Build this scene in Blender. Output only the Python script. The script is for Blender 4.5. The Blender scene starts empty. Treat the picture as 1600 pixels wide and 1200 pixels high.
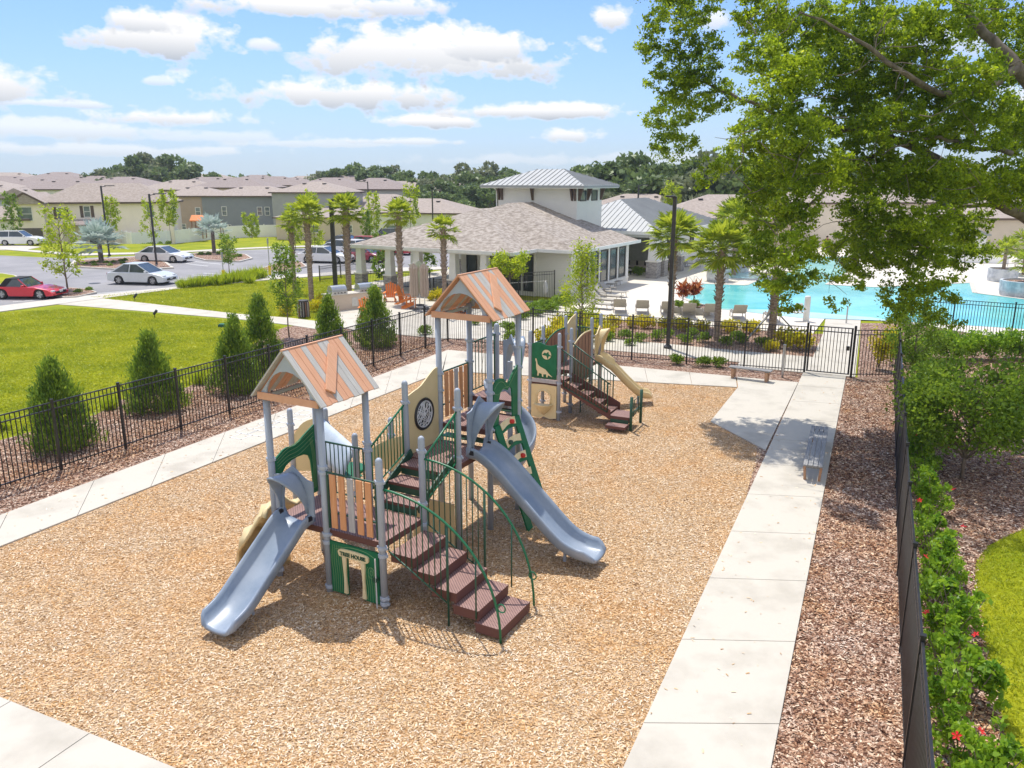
import bpy, bmesh, math, random
import numpy as np
from mathutils import Vector, Matrix
R=math.radians; PI=math.pi
random.seed(7)
S=bpy.context.scene
COL=S.collection
# ------------------------------------------------------------------ camera
FPX=1250.0; CAMH=7.2; TH=math.atan(320/FPX)
cam=bpy.data.cameras.new('camera'); camo=bpy.data.objects.new('camera',cam); COL.objects.link(camo)
camo.location=(0,0,CAMH); camo.rotation_euler=(PI/2-TH,0,0)
cam.sensor_width=36; cam.lens=36*FPX/1600; cam.clip_end=5000; cam.clip_start=0.1
S.camera=camo
S.render.engine='CYCLES'
# ------------------------------------------------------------------ sun and sky
SUN=Vector((-.15,.378,.914)).normalized()
sl=bpy.data.lights.new('sun','SUN'); sl.energy=3.3; sl.angle=R(.55); sl.color=(1,.95,.86)
so=bpy.data.objects.new('sun',sl); COL.objects.link(so); so.rotation_euler=SUN.to_track_quat('Z','Y').to_euler()
S.view_settings.view_transform='Standard'; S.view_settings.look='None'; S.view_settings.gamma=1
S.view_settings.exposure=0.58
W=bpy.data.worlds.new('World'); S.world=W; W.use_nodes=True
nt=W.node_tree; nt.nodes.clear()
def wn(t,**k):
    n=nt.nodes.new(t)
    for a,b in k.items(): setattr(n,a,b)
    return n
def m_(op,a,b=None,c=None,clamp=False):
    n=nt.nodes.new('ShaderNodeMath'); n.operation=op; n.use_clamp=clamp
    for i,v in enumerate((a,b,c)):
        if v is None: continue
        if isinstance(v,(int,float)): n.inputs[i].default_value=v
        else: nt.links.new(v,n.inputs[i])
    return n.outputs[0]
sky=wn('ShaderNodeTexSky',sky_type='NISHITA'); sky.sun_disc=False; sky.sun_elevation=math.asin(SUN.z)
sky.sun_rotation=math.atan2(SUN.x,SUN.y); sky.air_density=1.0; sky.dust_density=.6; sky.ozone_density=2.0
tc=wn('ShaderNodeTexCoord'); sp=wn('ShaderNodeSeparateXYZ'); nt.links.new(tc.outputs['Generated'],sp.inputs[0])
AZ=m_('ARCTAN2',sp.outputs[0],sp.outputs[1]); EL=m_('ARCSINE',sp.outputs[2])
def cloudnoise(sc,st,det=8,rough=.58):
    mp=wn('ShaderNodeMapping'); mp.inputs['Scale'].default_value=(sc,sc,sc*st); nt.links.new(tc.outputs['Generated'],mp.inputs[0])
    n=wn('ShaderNodeTexNoise'); n.inputs['Scale'].default_value=1; n.inputs['Detail'].default_value=det; n.inputs['Roughness'].default_value=rough
    nt.links.new(mp.outputs[0],n.inputs['Vector']); return n.outputs['Fac']
N1=cloudnoise(9,2.2); N2=cloudnoise(34,1.6,6)
nz=m_('ADD',m_('MULTIPLY',m_('SUBTRACT',N1,.5),2.2),m_('MULTIPLY',m_('SUBTRACT',N2,.5),1.9))
CL=[(235,62,95,34,1),(205,35,50,24,1),(640,88,225,56,1),(700,98,170,44,1),(520,148,180,29,1),(470,14,160,22,1),(620,12,90,18,.9),(765,78,90,32,1),(425,72,40,14,.8),
 (270,187,110,16,.95),(110,205,150,17,.65),(80,162,110,7,.7),(330,215,170,12,.45),(840,176,130,14,1),(680,192,75,12,1),(900,214,50,13,.9),(958,32,36,22,1),
 (640,222,120,7,.7),(200,236,260,10,.55),(1120,35,40,22,.8),(245,128,22,6,.6),(1420,60,120,30,.6),(900,250,300,12,.35),(-300,120,260,40,1),(1900,150,260,40,.9),(500,300-75,200,9,.5)]
mask=None; low=None
for (px,py,rx,ry,st) in CL:
    u=(px-800)/FPX; v=(600-py)/FPX; c,s=math.cos(TH),math.sin(TH)
    d=Vector((u,c+v*s,-s+v*c)).normalized(); a0=math.atan2(d.x,d.y); e0=math.asin(d.z)
    ra=rx/FPX*1.08; re=ry/FPX*1.12
    da=m_('MULTIPLY',m_('SUBTRACT',AZ,a0),1/ra); de=m_('MULTIPLY',m_('SUBTRACT',EL,e0),1/re)
    # flat base : lower half squeezed
    de2=m_('MULTIPLY',de,m_('ADD',1,m_('MULTIPLY',m_('LESS_THAN',de,0),.5)))
    dd=m_('SQRT',m_('ADD',m_('MULTIPLY',da,da),m_('MULTIPLY',de2,de2)))
    mi=m_('MULTIPLY',m_('MULTIPLY_ADD',m_('ADD',m_('SUBTRACT',1.0,dd),nz),2.4,-0.22,clamp=True),st)
    li=m_('MULTIPLY',mi,m_('MULTIPLY_ADD',de,-.9,.28,clamp=True))
    mask=mi if mask is None else m_('MAXIMUM',mask,mi)
    low=li if low is None else m_('MAXIMUM',low,li)
bk=m_('MULTIPLY',m_('MULTIPLY_ADD',m_('ADD',N1,m_('MULTIPLY',N2,.3)),6,-3.1,clamp=True),m_('MULTIPLY_ADD',sp.outputs[1],-4,-.2,clamp=True)); mask=m_('MAXIMUM',mask,bk)  # unseen bright cloud cover added behind the camera to fill the shaded sides
up=m_('GREATER_THAN',EL,0.0); mask=m_('MULTIPLY',mask,up,clamp=True)
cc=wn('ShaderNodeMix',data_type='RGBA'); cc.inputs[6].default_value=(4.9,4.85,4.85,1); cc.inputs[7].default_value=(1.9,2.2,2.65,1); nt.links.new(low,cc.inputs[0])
hz=wn('ShaderNodeMix',data_type='RGBA'); tn=wn('ShaderNodeMix',data_type='RGBA'); tn.inputs[6].default_value=(.4,.56,.88,1); tn.inputs[7].default_value=(1.0,1.0,1.0,1); nt.links.new(m_('MULTIPLY',m_('SUBTRACT',EL,.35),1.4,clamp=True),tn.inputs[0])
ml=wn('ShaderNodeMix',data_type='RGBA',blend_type='MULTIPLY'); ml.inputs[0].default_value=1; nt.links.new(sky.outputs[0],ml.inputs[6]); nt.links.new(tn.outputs[2],ml.inputs[7]); nt.links.new(ml.outputs[2],hz.inputs[6]); hz.inputs[7].default_value=(2.9,3.4,3.85,1)
nt.links.new(m_('MULTIPLY',m_('POWER',2.718,m_('MULTIPLY',m_('MAXIMUM',EL,0),-8)),.8),hz.inputs[0])
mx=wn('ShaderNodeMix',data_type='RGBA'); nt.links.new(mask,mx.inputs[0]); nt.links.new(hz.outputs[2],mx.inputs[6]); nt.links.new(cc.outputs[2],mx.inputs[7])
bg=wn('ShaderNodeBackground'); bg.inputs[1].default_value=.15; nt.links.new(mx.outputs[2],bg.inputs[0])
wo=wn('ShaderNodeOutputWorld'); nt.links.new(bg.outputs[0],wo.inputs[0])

# ------------------------------------------------------------------ helpers
def at(px,py,z=0.):
    "ground survey: the point at height z seen at (px,py) of the photograph"
    u=(px-800)/FPX; v=(600-py)/FPX; c,s=math.cos(TH),math.sin(TH)
    d=(u,c+v*s,-s+v*c); t=(z-CAMH)/d[2]
    return Vector((u*t,d[1]*t,z))
def atY(px,py,Y):
    u=(px-800)/FPX; v=(600-py)/FPX; c,s=math.cos(TH),math.sin(TH)
    d=(u,c+v*s,-s+v*c); t=Y/d[1]
    return Vector((u*t,Y,CAMH+d[2]*t))
class MB:
    def __init__(s): s.v=[]; s.f=[]
    def add(s,vs,fs):
        b=len(s.v); s.v+= [tuple(v) for v in vs]; s.f+=[tuple(b+i for i in f) for f in fs]; return s
    def box(s,c,d,rz=0,m=None):
        x,y,z=[k/2 for k in d]; vs=[Vector((i*x,j*y,k*z)) for k in(-1,1) for j in(-1,1) for i in(-1,1)]
        M=m if m is not None else Matrix.Rotation(rz,3,'Z')
        vs=[M@v+Vector(c) for v in vs]
        return s.add(vs,[(0,2,3,1),(4,5,7,6),(0,1,5,4),(2,6,7,3),(0,4,6,2),(1,3,7,5)])
    def bar(s,a,b,w,h=None,up=(0,0,1)):
        a,b=Vector(a),Vector(b); h=h or w; d=b-a; L=d.length
        if L<1e-6: return s
        z=d/L; u=Vector(up)
        if abs(z.dot(u))>.97: u=Vector((1,0,0))
        x=u.cross(z).normalized(); y=z.cross(x)
        M=Matrix((x,y,z)).transposed()
        return s.box((a+b)/2,(w,h,L),m=M)
    def tube(s,pts,r,n=8,cap=True):
        pts=[Vector(p) for p in pts]; k=len(pts); rs=r if isinstance(r,(list,tuple)) else [r]*k
        rings=[]; prev=None
        for i,p in enumerate(pts):
            t=(pts[min(i+1,k-1)]-pts[max(i-1,0)]).normalized()
            if prev is None:
                u=Vector((0,0,1)) if abs(t.z)<.9 else Vector((1,0,0)); x=u.cross(t).normalized()
            else:
                x=(prev-t*prev.dot(t)).normalized()
            prev=x; y=t.cross(x)
            rings.append([p+rs[i]*(math.cos(2*PI*j/n)*x+math.sin(2*PI*j/n)*y) for j in range(n)])
        vs=[v for g in rings for v in g]; fs=[]
        for i in range(k-1):
            for j in range(n):
                fs.append((i*n+j,i*n+(j+1)%n,(i+1)*n+(j+1)%n,(i+1)*n+j))
        if cap: fs.append(tuple(range(n-1,-1,-1))); fs.append(tuple((k-1)*n+j for j in range(n)))
        return s.add(vs,fs)
    def lathe(s,c,prof,n=16):
        c=Vector(c); vs=[]; fs=[]
        for r,z in prof:
            for j in range(n): vs.append(c+Vector((r*math.cos(2*PI*j/n),r*math.sin(2*PI*j/n),z)))
        for i in range(len(prof)-1):
            for j in range(n): fs.append((i*n+j,i*n+(j+1)%n,(i+1)*n+(j+1)%n,(i+1)*n+j))
        fs.append(tuple(range(n-1,-1,-1))); fs.append(tuple((len(prof)-1)*n+j for j in range(n)))
        return s.add(vs,fs)
    def prism(s,poly,o,ax,ay,th):
        "polygon (2-D list) placed at origin o with axes ax, ay, thickened by vector th (centred)"
        o,ax,ay,th=Vector(o),Vector(ax),Vector(ay),Vector(th); n=len(poly)
        a=[o+x*ax+y*ay-th/2 for x,y in poly]; b=[p+th for p in a]
        fs=[tuple(range(n-1,-1,-1)),tuple(range(n,2*n))]+[(i,(i+1)%n,n+(i+1)%n,n+i) for i in range(n)]
        return s.add(a+b,fs)
    def grid(s,rows,closed=False):
        "rows of points -> quads"
        m=len(rows[0]); vs=[p for r in rows for p in r]; fs=[]
        for i in range(len(rows)-1):
            for j in range(m if closed else m-1):
                fs.append((i*m+j,i*m+(j+1)%m,(i+1)*m+(j+1)%m,(i+1)*m+j))
        return s.add(vs,fs)
    def build(s,name,mat,parent=None,smooth=False,bevel=0,solid=0,label=None,fix=True):
        me=bpy.data.meshes.new(name); me.from_pydata(s.v,[],s.f); me.update()
        if fix:
            bm=bmesh.new(); bm.from_mesh(me)
            bmesh.ops.recalc_face_normals(bm,faces=bm.faces)
            ng=[f for f in bm.faces if len(f.verts)>4]
            if ng: bmesh.ops.triangulate(bm,faces=ng)
            bm.to_mesh(me); bm.free()
        if mat: me.materials.append(mat)
        if smooth: me.shade_smooth()
        o=bpy.data.objects.new(name,me); COL.objects.link(o)
        if parent: o.parent=parent
        if solid:
            md=o.modifiers.new('s','SOLIDIFY'); md.thickness=solid; md.offset=0
        if bevel:
            md=o.modifiers.new('b','BEVEL'); md.width=bevel; md.segments=2; md.limit_method='ANGLE'; md.angle_limit=R(40)
        if label: o['label']=label
        return o
def thing(name,label,cat,loc=(0,0,0),rz=0,group=None):
    o=bpy.data.objects.new(name,None); COL.objects.link(o); o.location=loc; o.rotation_euler=(0,0,rz); o.empty_display_size=.3
    o['label']=label; o['category']=cat
    if group: o['group']=group
    return o
def tag(o,label,cat,group=None):
    o['label']=label; o['category']=cat
    if group: o['group']=group
    return o
def dup(root,label,loc,rz=0,sc=1,group=None):
    def cp(o,par):
        c=o.copy(); COL.objects.link(c)
        if par: c.parent=par
        for ch in o.children: cp(ch,c)
        return c
    r=cp(root,None); r.location=loc; r.rotation_euler=(0,0,rz); r.scale=(sc,)*3 if isinstance(sc,(int,float)) else sc
    r['label']=label
    if group: r['group']=group
    return r
# ---- materials
def mat(name,c1,c2=None,scale=6,rough=.6,bump=0,metal=0,spec=.4,detail=5,coord='Object',rip=None,stretch=None,bscale=None,ramp=None):
    m=bpy.data.materials.new(name); m.use_nodes=True; t=m.node_tree; b=t.nodes['Principled BSDF']
    b.inputs['Roughness'].default_value=rough; b.inputs['Metallic'].default_value=metal; b.inputs['Specular IOR Level'].default_value=spec
    c1=tuple(c1)+(1,); 
    if c2 is None: c2=tuple(x*.82 for x in c1[:3])
    c2=tuple(c2)+(1,)
    tc=t.nodes.new('ShaderNodeTexCoord'); mp=t.nodes.new('ShaderNodeMapping'); t.links.new(tc.outputs[coord],mp.inputs[0])
    if stretch: mp.inputs['Scale'].default_value=stretch
    n=t.nodes.new('ShaderNodeTexNoise'); n.inputs['Scale'].default_value=scale; n.inputs['Detail'].default_value=detail; n.inputs['Roughness'].default_value=.6
    t.links.new(mp.outputs[0],n.inputs['Vector'])
    r=t.nodes.new('ShaderNodeValToRGB'); lo,hi=ramp or (.35,.65); r.color_ramp.elements[0].position=lo; r.color_ramp.elements[1].position=hi
    r.color_ramp.elements[0].color=c1; r.color_ramp.elements[1].color=c2
    t.links.new(n.outputs['Fac'],r.inputs[0]); t.links.new(r.outputs[0],b.inputs['Base Color'])
    if bump:
        n2=n
        if bscale:
            n2=t.nodes.new('ShaderNodeTexNoise'); n2.inputs['Scale'].default_value=bscale; n2.inputs['Detail'].default_value=4; t.links.new(mp.outputs[0],n2.inputs['Vector'])
        bu=t.nodes.new('ShaderNodeBump'); bu.inputs['Strength'].default_value=bump; bu.inputs['Distance'].default_value=.02
        t.links.new(n2.outputs['Fac'],bu.inputs['Height']); t.links.new(bu.outputs[0],b.inputs['Normal'])
    return m
def leafmat(name,ca,cb,trans=.35,nscale=.8,rough=.5,cc=None):
    m=bpy.data.materials.new(name); m.use_nodes=True; t=m.node_tree; t.nodes.clear()
    g=t.nodes.new('ShaderNodeNewGeometry'); tc=t.nodes.new('ShaderNodeTexCoord')
    n=t.nodes.new('ShaderNodeTexNoise'); n.inputs['Scale'].default_value=nscale; n.inputs['Detail'].default_value=3; t.links.new(tc.outputs['Object'],n.inputs['Vector'])
    a=t.nodes.new('ShaderNodeMath'); a.operation='MULTIPLY_ADD'; a.inputs[1].default_value=.55; t.links.new(g.outputs['Random Per Island'],a.inputs[0])
    s=t.nodes.new('ShaderNodeMath'); s.operation='MULTIPLY_ADD'; s.inputs[1].default_value=1.3; s.inputs[2].default_value=-.42; t.links.new(n.outputs['Fac'],s.inputs[0])
    t.links.new(s.outputs[0],a.inputs[2])
    r=t.nodes.new('ShaderNodeValToRGB'); e=r.color_ramp.elements; e[0].color=tuple(ca)+(1,); e[1].color=tuple(cb)+(1,); e[0].position=.1; e[1].position=.85
    if cc: k=e.new(.97); k.color=tuple(cc)+(1,)
    t.links.new(a.outputs[0],r.inputs[0])
    p=t.nodes.new('ShaderNodeBsdfPrincipled'); p.inputs['Roughness'].default_value=rough; p.inputs['Specular IOR Level'].default_value=.3; t.links.new(r.outputs[0],p.inputs['Base Color'])
    tr=t.nodes.new('ShaderNodeBsdfTranslucent')
    h=t.nodes.new('ShaderNodeHueSaturation'); h.inputs['Hue'].default_value=.485; h.inputs['Value'].default_value=1.5; t.links.new(r.outputs[0],h.inputs['Color']); t.links.new(h.outputs[0],tr.inputs[0])
    mx=t.nodes.new('ShaderNodeMixShader'); mx.inputs[0].default_value=trans; t.links.new(p.outputs[0],mx.inputs[1]); t.links.new(tr.outputs[0],mx.inputs[2])
    o=t.nodes.new('ShaderNodeOutputMaterial'); t.links.new(mx.outputs[0],o.inputs[0]); return m
def chips(name,cols,scale,bump=.6,stretch=(1,1,1),patch=None,dist=.02,pk=.35):
    "shredded wood / bark: Voronoi flakes, each with its own colour"
    m=bpy.data.materials.new(name); m.use_nodes=True; t=m.node_tree; b=t.nodes['Principled BSDF']; b.inputs['Roughness'].default_value=.85; b.inputs['Specular IOR Level'].default_value=.15
    tc=t.nodes.new('ShaderNodeTexCoord')
    def vor(sc,st,rot):
        mp=t.nodes.new('ShaderNodeMapping'); mp.inputs['Scale'].default_value=st; mp.inputs['Rotation'].default_value=(0,0,rot); t.links.new(tc.outputs['Object'],mp.inputs[0])
        nn=t.nodes.new('ShaderNodeTexNoise'); nn.inputs['Scale'].default_value=7; nn.inputs['Detail'].default_value=2; t.links.new(mp.outputs[0],nn.inputs['Vector'])
        ad=t.nodes.new('ShaderNodeVectorMath'); ad.operation='MULTIPLY_ADD'; ad.inputs[1].default_value=(.22,.22,0); t.links.new(nn.outputs['Color'],ad.inputs[0]); t.links.new(mp.outputs[0],ad.inputs[2])
        v=t.nodes.new('ShaderNodeTexVoronoi'); v.inputs['Scale'].default_value=sc; t.links.new(ad.outputs[0],v.inputs['Vector']); return v
    v1=vor(scale,stretch,.4); v2=vor(scale*1.15,(stretch[1],stretch[0],1),-.5)
    sx=t.nodes.new('ShaderNodeSeparateColor'); t.links.new(v1.outputs['Color'],sx.inputs[0])
    sy=t.nodes.new('ShaderNodeSeparateColor'); t.links.new(v2.outputs['Color'],sy.inputs[0])
    ad=t.nodes.new('ShaderNodeMath'); ad.operation='ADD'; t.links.new(sx.outputs[0],ad.inputs[0]); t.links.new(sy.outputs[1],ad.inputs[1])
    hv=t.nodes.new('ShaderNodeMath'); hv.operation='MULTIPLY'; hv.inputs[1].default_value=.5; t.links.new(ad.outputs[0],hv.inputs[0])
    pn=t.nodes.new('ShaderNodeTexNoise'); pn.inputs['Scale'].default_value=.9; pn.inputs['Detail'].default_value=6; pn.inputs['Roughness'].default_value=.65; t.links.new(tc.outputs['Object'],pn.inputs['Vector'])
    sh=t.nodes.new('ShaderNodeMath'); sh.operation='MULTIPLY_ADD'; sh.inputs[1].default_value=pk; t.links.new(pn.outputs['Fac'],sh.inputs[0]); t.links.new(hv.outputs[0],sh.inputs[2])
    s2=t.nodes.new('ShaderNodeMath'); s2.operation='SUBTRACT'; s2.inputs[1].default_value=pk*.5; t.links.new(sh.outputs[0],s2.inputs[0])
    r=t.nodes.new('ShaderNodeValToRGB'); e=r.color_ramp.elements; k=len(cols)
    e[0].color=cols[0]+(1,); e[0].position=.12; e[1].color=cols[-1]+(1,); e[1].position=.9
    for i in range(1,k-1): q=e.new(.12+.78*i/(k-1)); q.color=cols[i]+(1,)
    t.links.new(s2.outputs[0],r.inputs[0]); col=r.outputs[0]
    if patch:
        pp=t.nodes.new('ShaderNodeTexNoise'); pp.inputs['Scale'].default_value=.45; pp.inputs['Detail'].default_value=7; pp.inputs['Roughness'].default_value=.7; t.links.new(tc.outputs['Object'],pp.inputs['Vector'])
        pr=t.nodes.new('ShaderNodeValToRGB'); pr.color_ramp.elements[0].position=.46; pr.color_ramp.elements[1].position=.68; t.links.new(pp.outputs['Fac'],pr.inputs[0])
        mi=t.nodes.new('ShaderNodeMix'); mi.data_type='RGBA'; mi.blend_type='MULTIPLY'; mi.inputs[7].default_value=patch+(1,); t.links.new(pr.outputs[0],mi.inputs[0]); t.links.new(col,mi.inputs[6]); col=mi.outputs[2]
    t.links.new(col,b.inputs['Base Color'])
    mn=t.nodes.new('ShaderNodeMath'); mn.operation='ADD'; t.links.new(hv.outputs[0],mn.inputs[0]); t.links.new(v1.outputs['Distance'],mn.inputs[1])
    bu=t.nodes.new('ShaderNodeBump'); bu.inputs['Strength'].default_value=bump; bu.inputs['Distance'].default_value=dist; t.links.new(mn.outputs[0],bu.inputs['Height']); t.links.new(bu.outputs[0],b.inputs['Normal'])
    return m
def perf(m):
    "perforated plate: a regular grid of dark holes on upward faces"
    t=m.node_tree; b=t.nodes['Principled BSDF']; src=b.inputs['Base Color'].links[0].from_socket
    tc=t.nodes.new('ShaderNodeTexCoord'); mp=t.nodes.new('ShaderNodeMapping'); mp.inputs['Rotation'].default_value=(0,0,.785); t.links.new(tc.outputs['Object'],mp.inputs[0])
    v=t.nodes.new('ShaderNodeTexVoronoi'); v.inputs['Scale'].default_value=24; v.inputs['Randomness'].default_value=0; v.voronoi_dimensions='2D'; t.links.new(mp.outputs[0],v.inputs['Vector'])
    r=t.nodes.new('ShaderNodeMath'); r.operation='LESS_THAN'; r.inputs[1].default_value=.27; t.links.new(v.outputs['Distance'],r.inputs[0])
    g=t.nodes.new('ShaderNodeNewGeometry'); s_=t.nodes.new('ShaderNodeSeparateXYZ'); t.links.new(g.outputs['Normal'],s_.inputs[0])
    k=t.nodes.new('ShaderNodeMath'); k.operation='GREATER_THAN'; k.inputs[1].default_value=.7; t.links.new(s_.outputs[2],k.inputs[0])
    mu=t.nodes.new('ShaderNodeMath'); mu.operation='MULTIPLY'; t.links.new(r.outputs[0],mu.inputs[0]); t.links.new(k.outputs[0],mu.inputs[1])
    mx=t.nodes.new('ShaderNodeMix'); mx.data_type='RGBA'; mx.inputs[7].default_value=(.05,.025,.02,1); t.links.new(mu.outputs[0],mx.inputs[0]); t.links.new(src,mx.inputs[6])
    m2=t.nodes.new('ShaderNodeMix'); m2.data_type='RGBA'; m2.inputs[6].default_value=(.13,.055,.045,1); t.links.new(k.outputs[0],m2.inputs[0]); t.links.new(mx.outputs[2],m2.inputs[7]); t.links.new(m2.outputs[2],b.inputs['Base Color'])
RNG=np.random.default_rng(5)
M={}
M['ewf']=chips('wood_fiber',[(.2,.1,.045),(.42,.25,.12),(.6,.4,.22),(.68,.5,.335),(.82,.69,.54)],36,.9,(1,1.9,1),patch=(1.0,.78,.52))
M['mulch']=chips('pine_bark',[(.055,.025,.016),(.19,.095,.062),(.36,.215,.15),(.54,.37,.28),(.78,.64,.52)],19,1.0,(1,1.7,1),dist=.03)
M['darkmulch']=chips('shaded_bark',[(.05,.03,.03),(.12,.07,.06),(.2,.12,.1),(.34,.24,.2)],12,1.0,(1,1.8,1),dist=.04)
M['grass']=mat('lawn',(.17,.225,.008),(.32,.325,.014),scale=.45,rough=.9,bump=1.0,bscale=45,detail=14,spec=.1,ramp=(.32,.66))
M['conc']=mat('concrete',(.43,.395,.335),(.54,.5,.43),scale=.9,rough=.85,bump=.2,bscale=90,detail=14,spec=.2,ramp=(.3,.52))
M['deckc']=mat('pool_deck',(.6,.55,.47),(.68,.63,.55),scale=.8,rough=.8,detail=8,spec=.2)
M['asph']=mat('asphalt',(.24,.235,.24),(.31,.3,.305),scale=.35,rough=.9,bump=.3,bscale=70,detail=9,spec=.2)
M['paint']=mat('road_paint',(.75,.75,.73),(.6,.6,.58),scale=8,rough=.7)
M['kerb']=mat('kerb_concrete',(.57,.53,.46),(.48,.44,.39),scale=3,rough=.85)
M['water']=mat('pool_water',(.06,.5,.53),(.2,.68,.68),scale=.22,rough=.06,bump=.35,bscale=5,detail=3,spec=.5,ramp=(.35,.6))
M['ledge']=mat('pool_shallow_water',(.38,.72,.72),(.5,.78,.78),scale=.5,rough=.08,bump=.1,bscale=5,spec=.5)
M['post']=mat('grey_blue_post',(.33,.37,.44),(.37,.41,.48),scale=2,rough=.45,spec=.4)
M['collar']=mat('grey_blue_collar',(.37,.41,.48),(.4,.44,.51),scale=5,rough=.4)
M['slide']=mat('blue_slide',(.2,.255,.335),(.3,.35,.425),scale=1.6,rough=.38,detail=12,spec=.5,bump=.03,bscale=25)
M['green']=mat('green_rail',(.006,.115,.045),(.012,.16,.07),scale=4,rough=.35,spec=.5)
M['dgreen']=mat('dark_green_rail',(.012,.06,.035),(.02,.085,.05),scale=4,rough=.4,spec=.5)
M['pgreen']=mat('green_panel',(.008,.12,.05),(.012,.16,.07),scale=3,rough=.5,spec=.3)
M['tan']=mat('tan_plastic',(.66,.52,.28),(.72,.58,.33),scale=2,rough=.45,spec=.4)
M['pline']=mat('carved_line_green',(.22,.36,.16),None,rough=.6)
M['cream']=mat('cream_inlay',(.72,.6,.34),(.78,.66,.42),scale=9,rough=.6)
M['maroon']=mat('brown_deck',(.27,.155,.135),(.33,.2,.175),scale=3,rough=.6,spec=.3)
perf(M['maroon'])
M['brownp']=mat('brown_panel',(.27,.14,.09),(.34,.19,.125),scale=3,rough=.6,stretch=(6,6,.5),bump=.1)
M['orange']=mat('cedar_board',(.6,.265,.115),(.69,.34,.17),scale=4,rough=.6,stretch=(9,9,.7),bump=.12,spec=.3)
M['orange2']=mat('cedar_roof_board',(.6,.31,.185),(.69,.38,.24),scale=4,rough=.65,stretch=(.7,12,.7),bump=.12,spec=.25)
M['greyb']=mat('weathered_board',(.42,.4,.37),(.52,.5,.47),scale=4,rough=.7,stretch=(.7,12,.7),bump=.12,spec=.25)
M['greyv']=mat('weathered_slat',(.38,.36,.36),(.47,.45,.45),scale=4,rough=.7,stretch=(9,9,.7),bump=.12)
M['silver']=mat('silver_web',(.6,.6,.62),(.75,.75,.77),scale=8,rough=.35,metal=.2)
M['black']=mat('black_metal',(.012,.012,.014),(.025,.024,.026),scale=6,rough=.4,spec=.5)
M['bronze']=mat('dark_bronze_pole',(.028,.025,.026),(.045,.04,.04),scale=5,rough=.45,spec=.5)
M['red']=mat('red_hold',(.6,.03,.015),None,rough=.4)
M['wood']=mat('bench_wood',(.2,.2,.2),(.34,.33,.32),scale=5,rough=.75,stretch=(1,8,1),bump=.2)
M['woodleg']=mat('bench_leg_wood',(.42,.22,.12),(.5,.31,.2),scale=5,rough=.75,stretch=(8,8,1))
M['white']=mat('white_paint',(.8,.79,.76),(.73,.72,.69),scale=2,rough=.6,spec=.3)
M['trim']=mat('cream_trim',(.78,.75,.68),(.72,.69,.62),scale=2,rough=.6)
M['vinyl']=mat('white_vinyl',(.9,.9,.9),(.86,.86,.86),scale=.6,rough=.5)
M['stone']=mat('ledge_stone',(.2,.19,.2),(.46,.43,.4),scale=5,rough=.85,bump=.6,stretch=(.7,.7,2.4),spec=.2)
M['metalroof']=mat('standing_seam',(.29,.3,.3),(.33,.34,.34),scale=.6,rough=.5,metal=.1)
M['bark']=mat('tree_bark',(.16,.12,.09),(.28,.22,.18),scale=6,rough=.9,bump=.9,stretch=(3,3,.6),spec=.1)
M['greybark']=mat('grey_bark',(.1,.085,.07),(.24,.2,.17),scale=3,rough=.9,bump=.9,stretch=(2,2,.8),spec=.1)
M['palmbark']=mat('palm_bark',(.22,.16,.12),(.42,.33,.26),scale=5,rough=.9,bump=.8,stretch=(1,1,3.5),spec=.1)
M['glass']=mat('dark_glass',(.03,.045,.05),(.06,.08,.085),scale=1,rough=.08,spec=.9)
M['glassl']=mat('window_glass',(.08,.11,.12),(.16,.2,.21),scale=1,rough=.12,spec=.8)
M['tyre']=mat('tyre_rubber',(.02,.02,.02),None,rough=.8)
M['rim']=mat('alloy_rim',(.55,.55,.56),None,rough=.3,metal=.7)
M['steel']=mat('stainless_steel',(.45,.46,.47),(.55,.56,.57),scale=3,rough=.28,metal=.8)
M['sling']=mat('tan_sling',(.34,.31,.26),(.4,.37,.31),scale=12,rough=.7)
M['sframe']=mat('taupe_frame',(.4,.36,.31),None,rough=.4)
M['adir']=mat('orange_chair_wood',(.8,.24,.045),(.72,.2,.04),scale=4,rough=.55)
M['canvas']=mat('taupe_canvas',(.42,.34,.28),(.52,.44,.37),scale=7,rough=.9,stretch=(6,6,.3),bump=.3)
M['canvas2']=mat('pale_green_canvas',(.48,.5,.36),(.56,.58,.44),scale=7,rough=.9,stretch=(6,6,.3),bump=.3)
M['planter']=mat('grey_concrete_planter',(.4,.43,.46),(.62,.64,.66),scale=2.2,rough=.8,bump=.2,ramp=(.4,.6),detail=7)
M['box']=mat('green_plastic',(.01,.09,.06),None,rough=.6)
M['yellow']=mat('yellow_sleeve',(.85,.6,.02),None,rough=.5)
def shingle(name,c1,c2):
    return mat(name,c1,c2,scale=3.2,rough=.9,bump=.5,detail=6,spec=.1,stretch=(1,1,3.2),ramp=(.38,.62),bscale=12)
M['shing']=shingle('tan_shingles',(.235,.2,.168),(.43,.38,.335)); M['shing2']=shingle('rose_tan_shingles',(.31,.26,.225),(.41,.35,.31)); M['shing3']=shingle('grey_brown_shingles',(.25,.205,.19),(.33,.28,.26))
def siding(name,c,per=6,dark=.86):
    m=mat(name,c,tuple(x*.95 for x in c),scale=1,rough=.6); t=m.node_tree; b=t.nodes['Principled BSDF']
    tc=t.nodes.new('ShaderNodeTexCoord'); w=t.nodes.new('ShaderNodeTexWave'); w.bands_direction='Z'; w.wave_profile='SAW'; w.inputs['Scale'].default_value=per/2/1.0
    t.links.new(tc.outputs['Object'],w.inputs['Vector']); bu=t.nodes.new('ShaderNodeBump'); bu.inputs['Strength'].default_value=.35; bu.inputs['Distance'].default_value=.03
    t.links.new(w.outputs['Fac'],bu.inputs['Height']); t.links.new(bu.outputs[0],b.inputs['Normal']); return m
M['siding']=siding('white_lap_siding',(.76,.745,.7))
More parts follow.
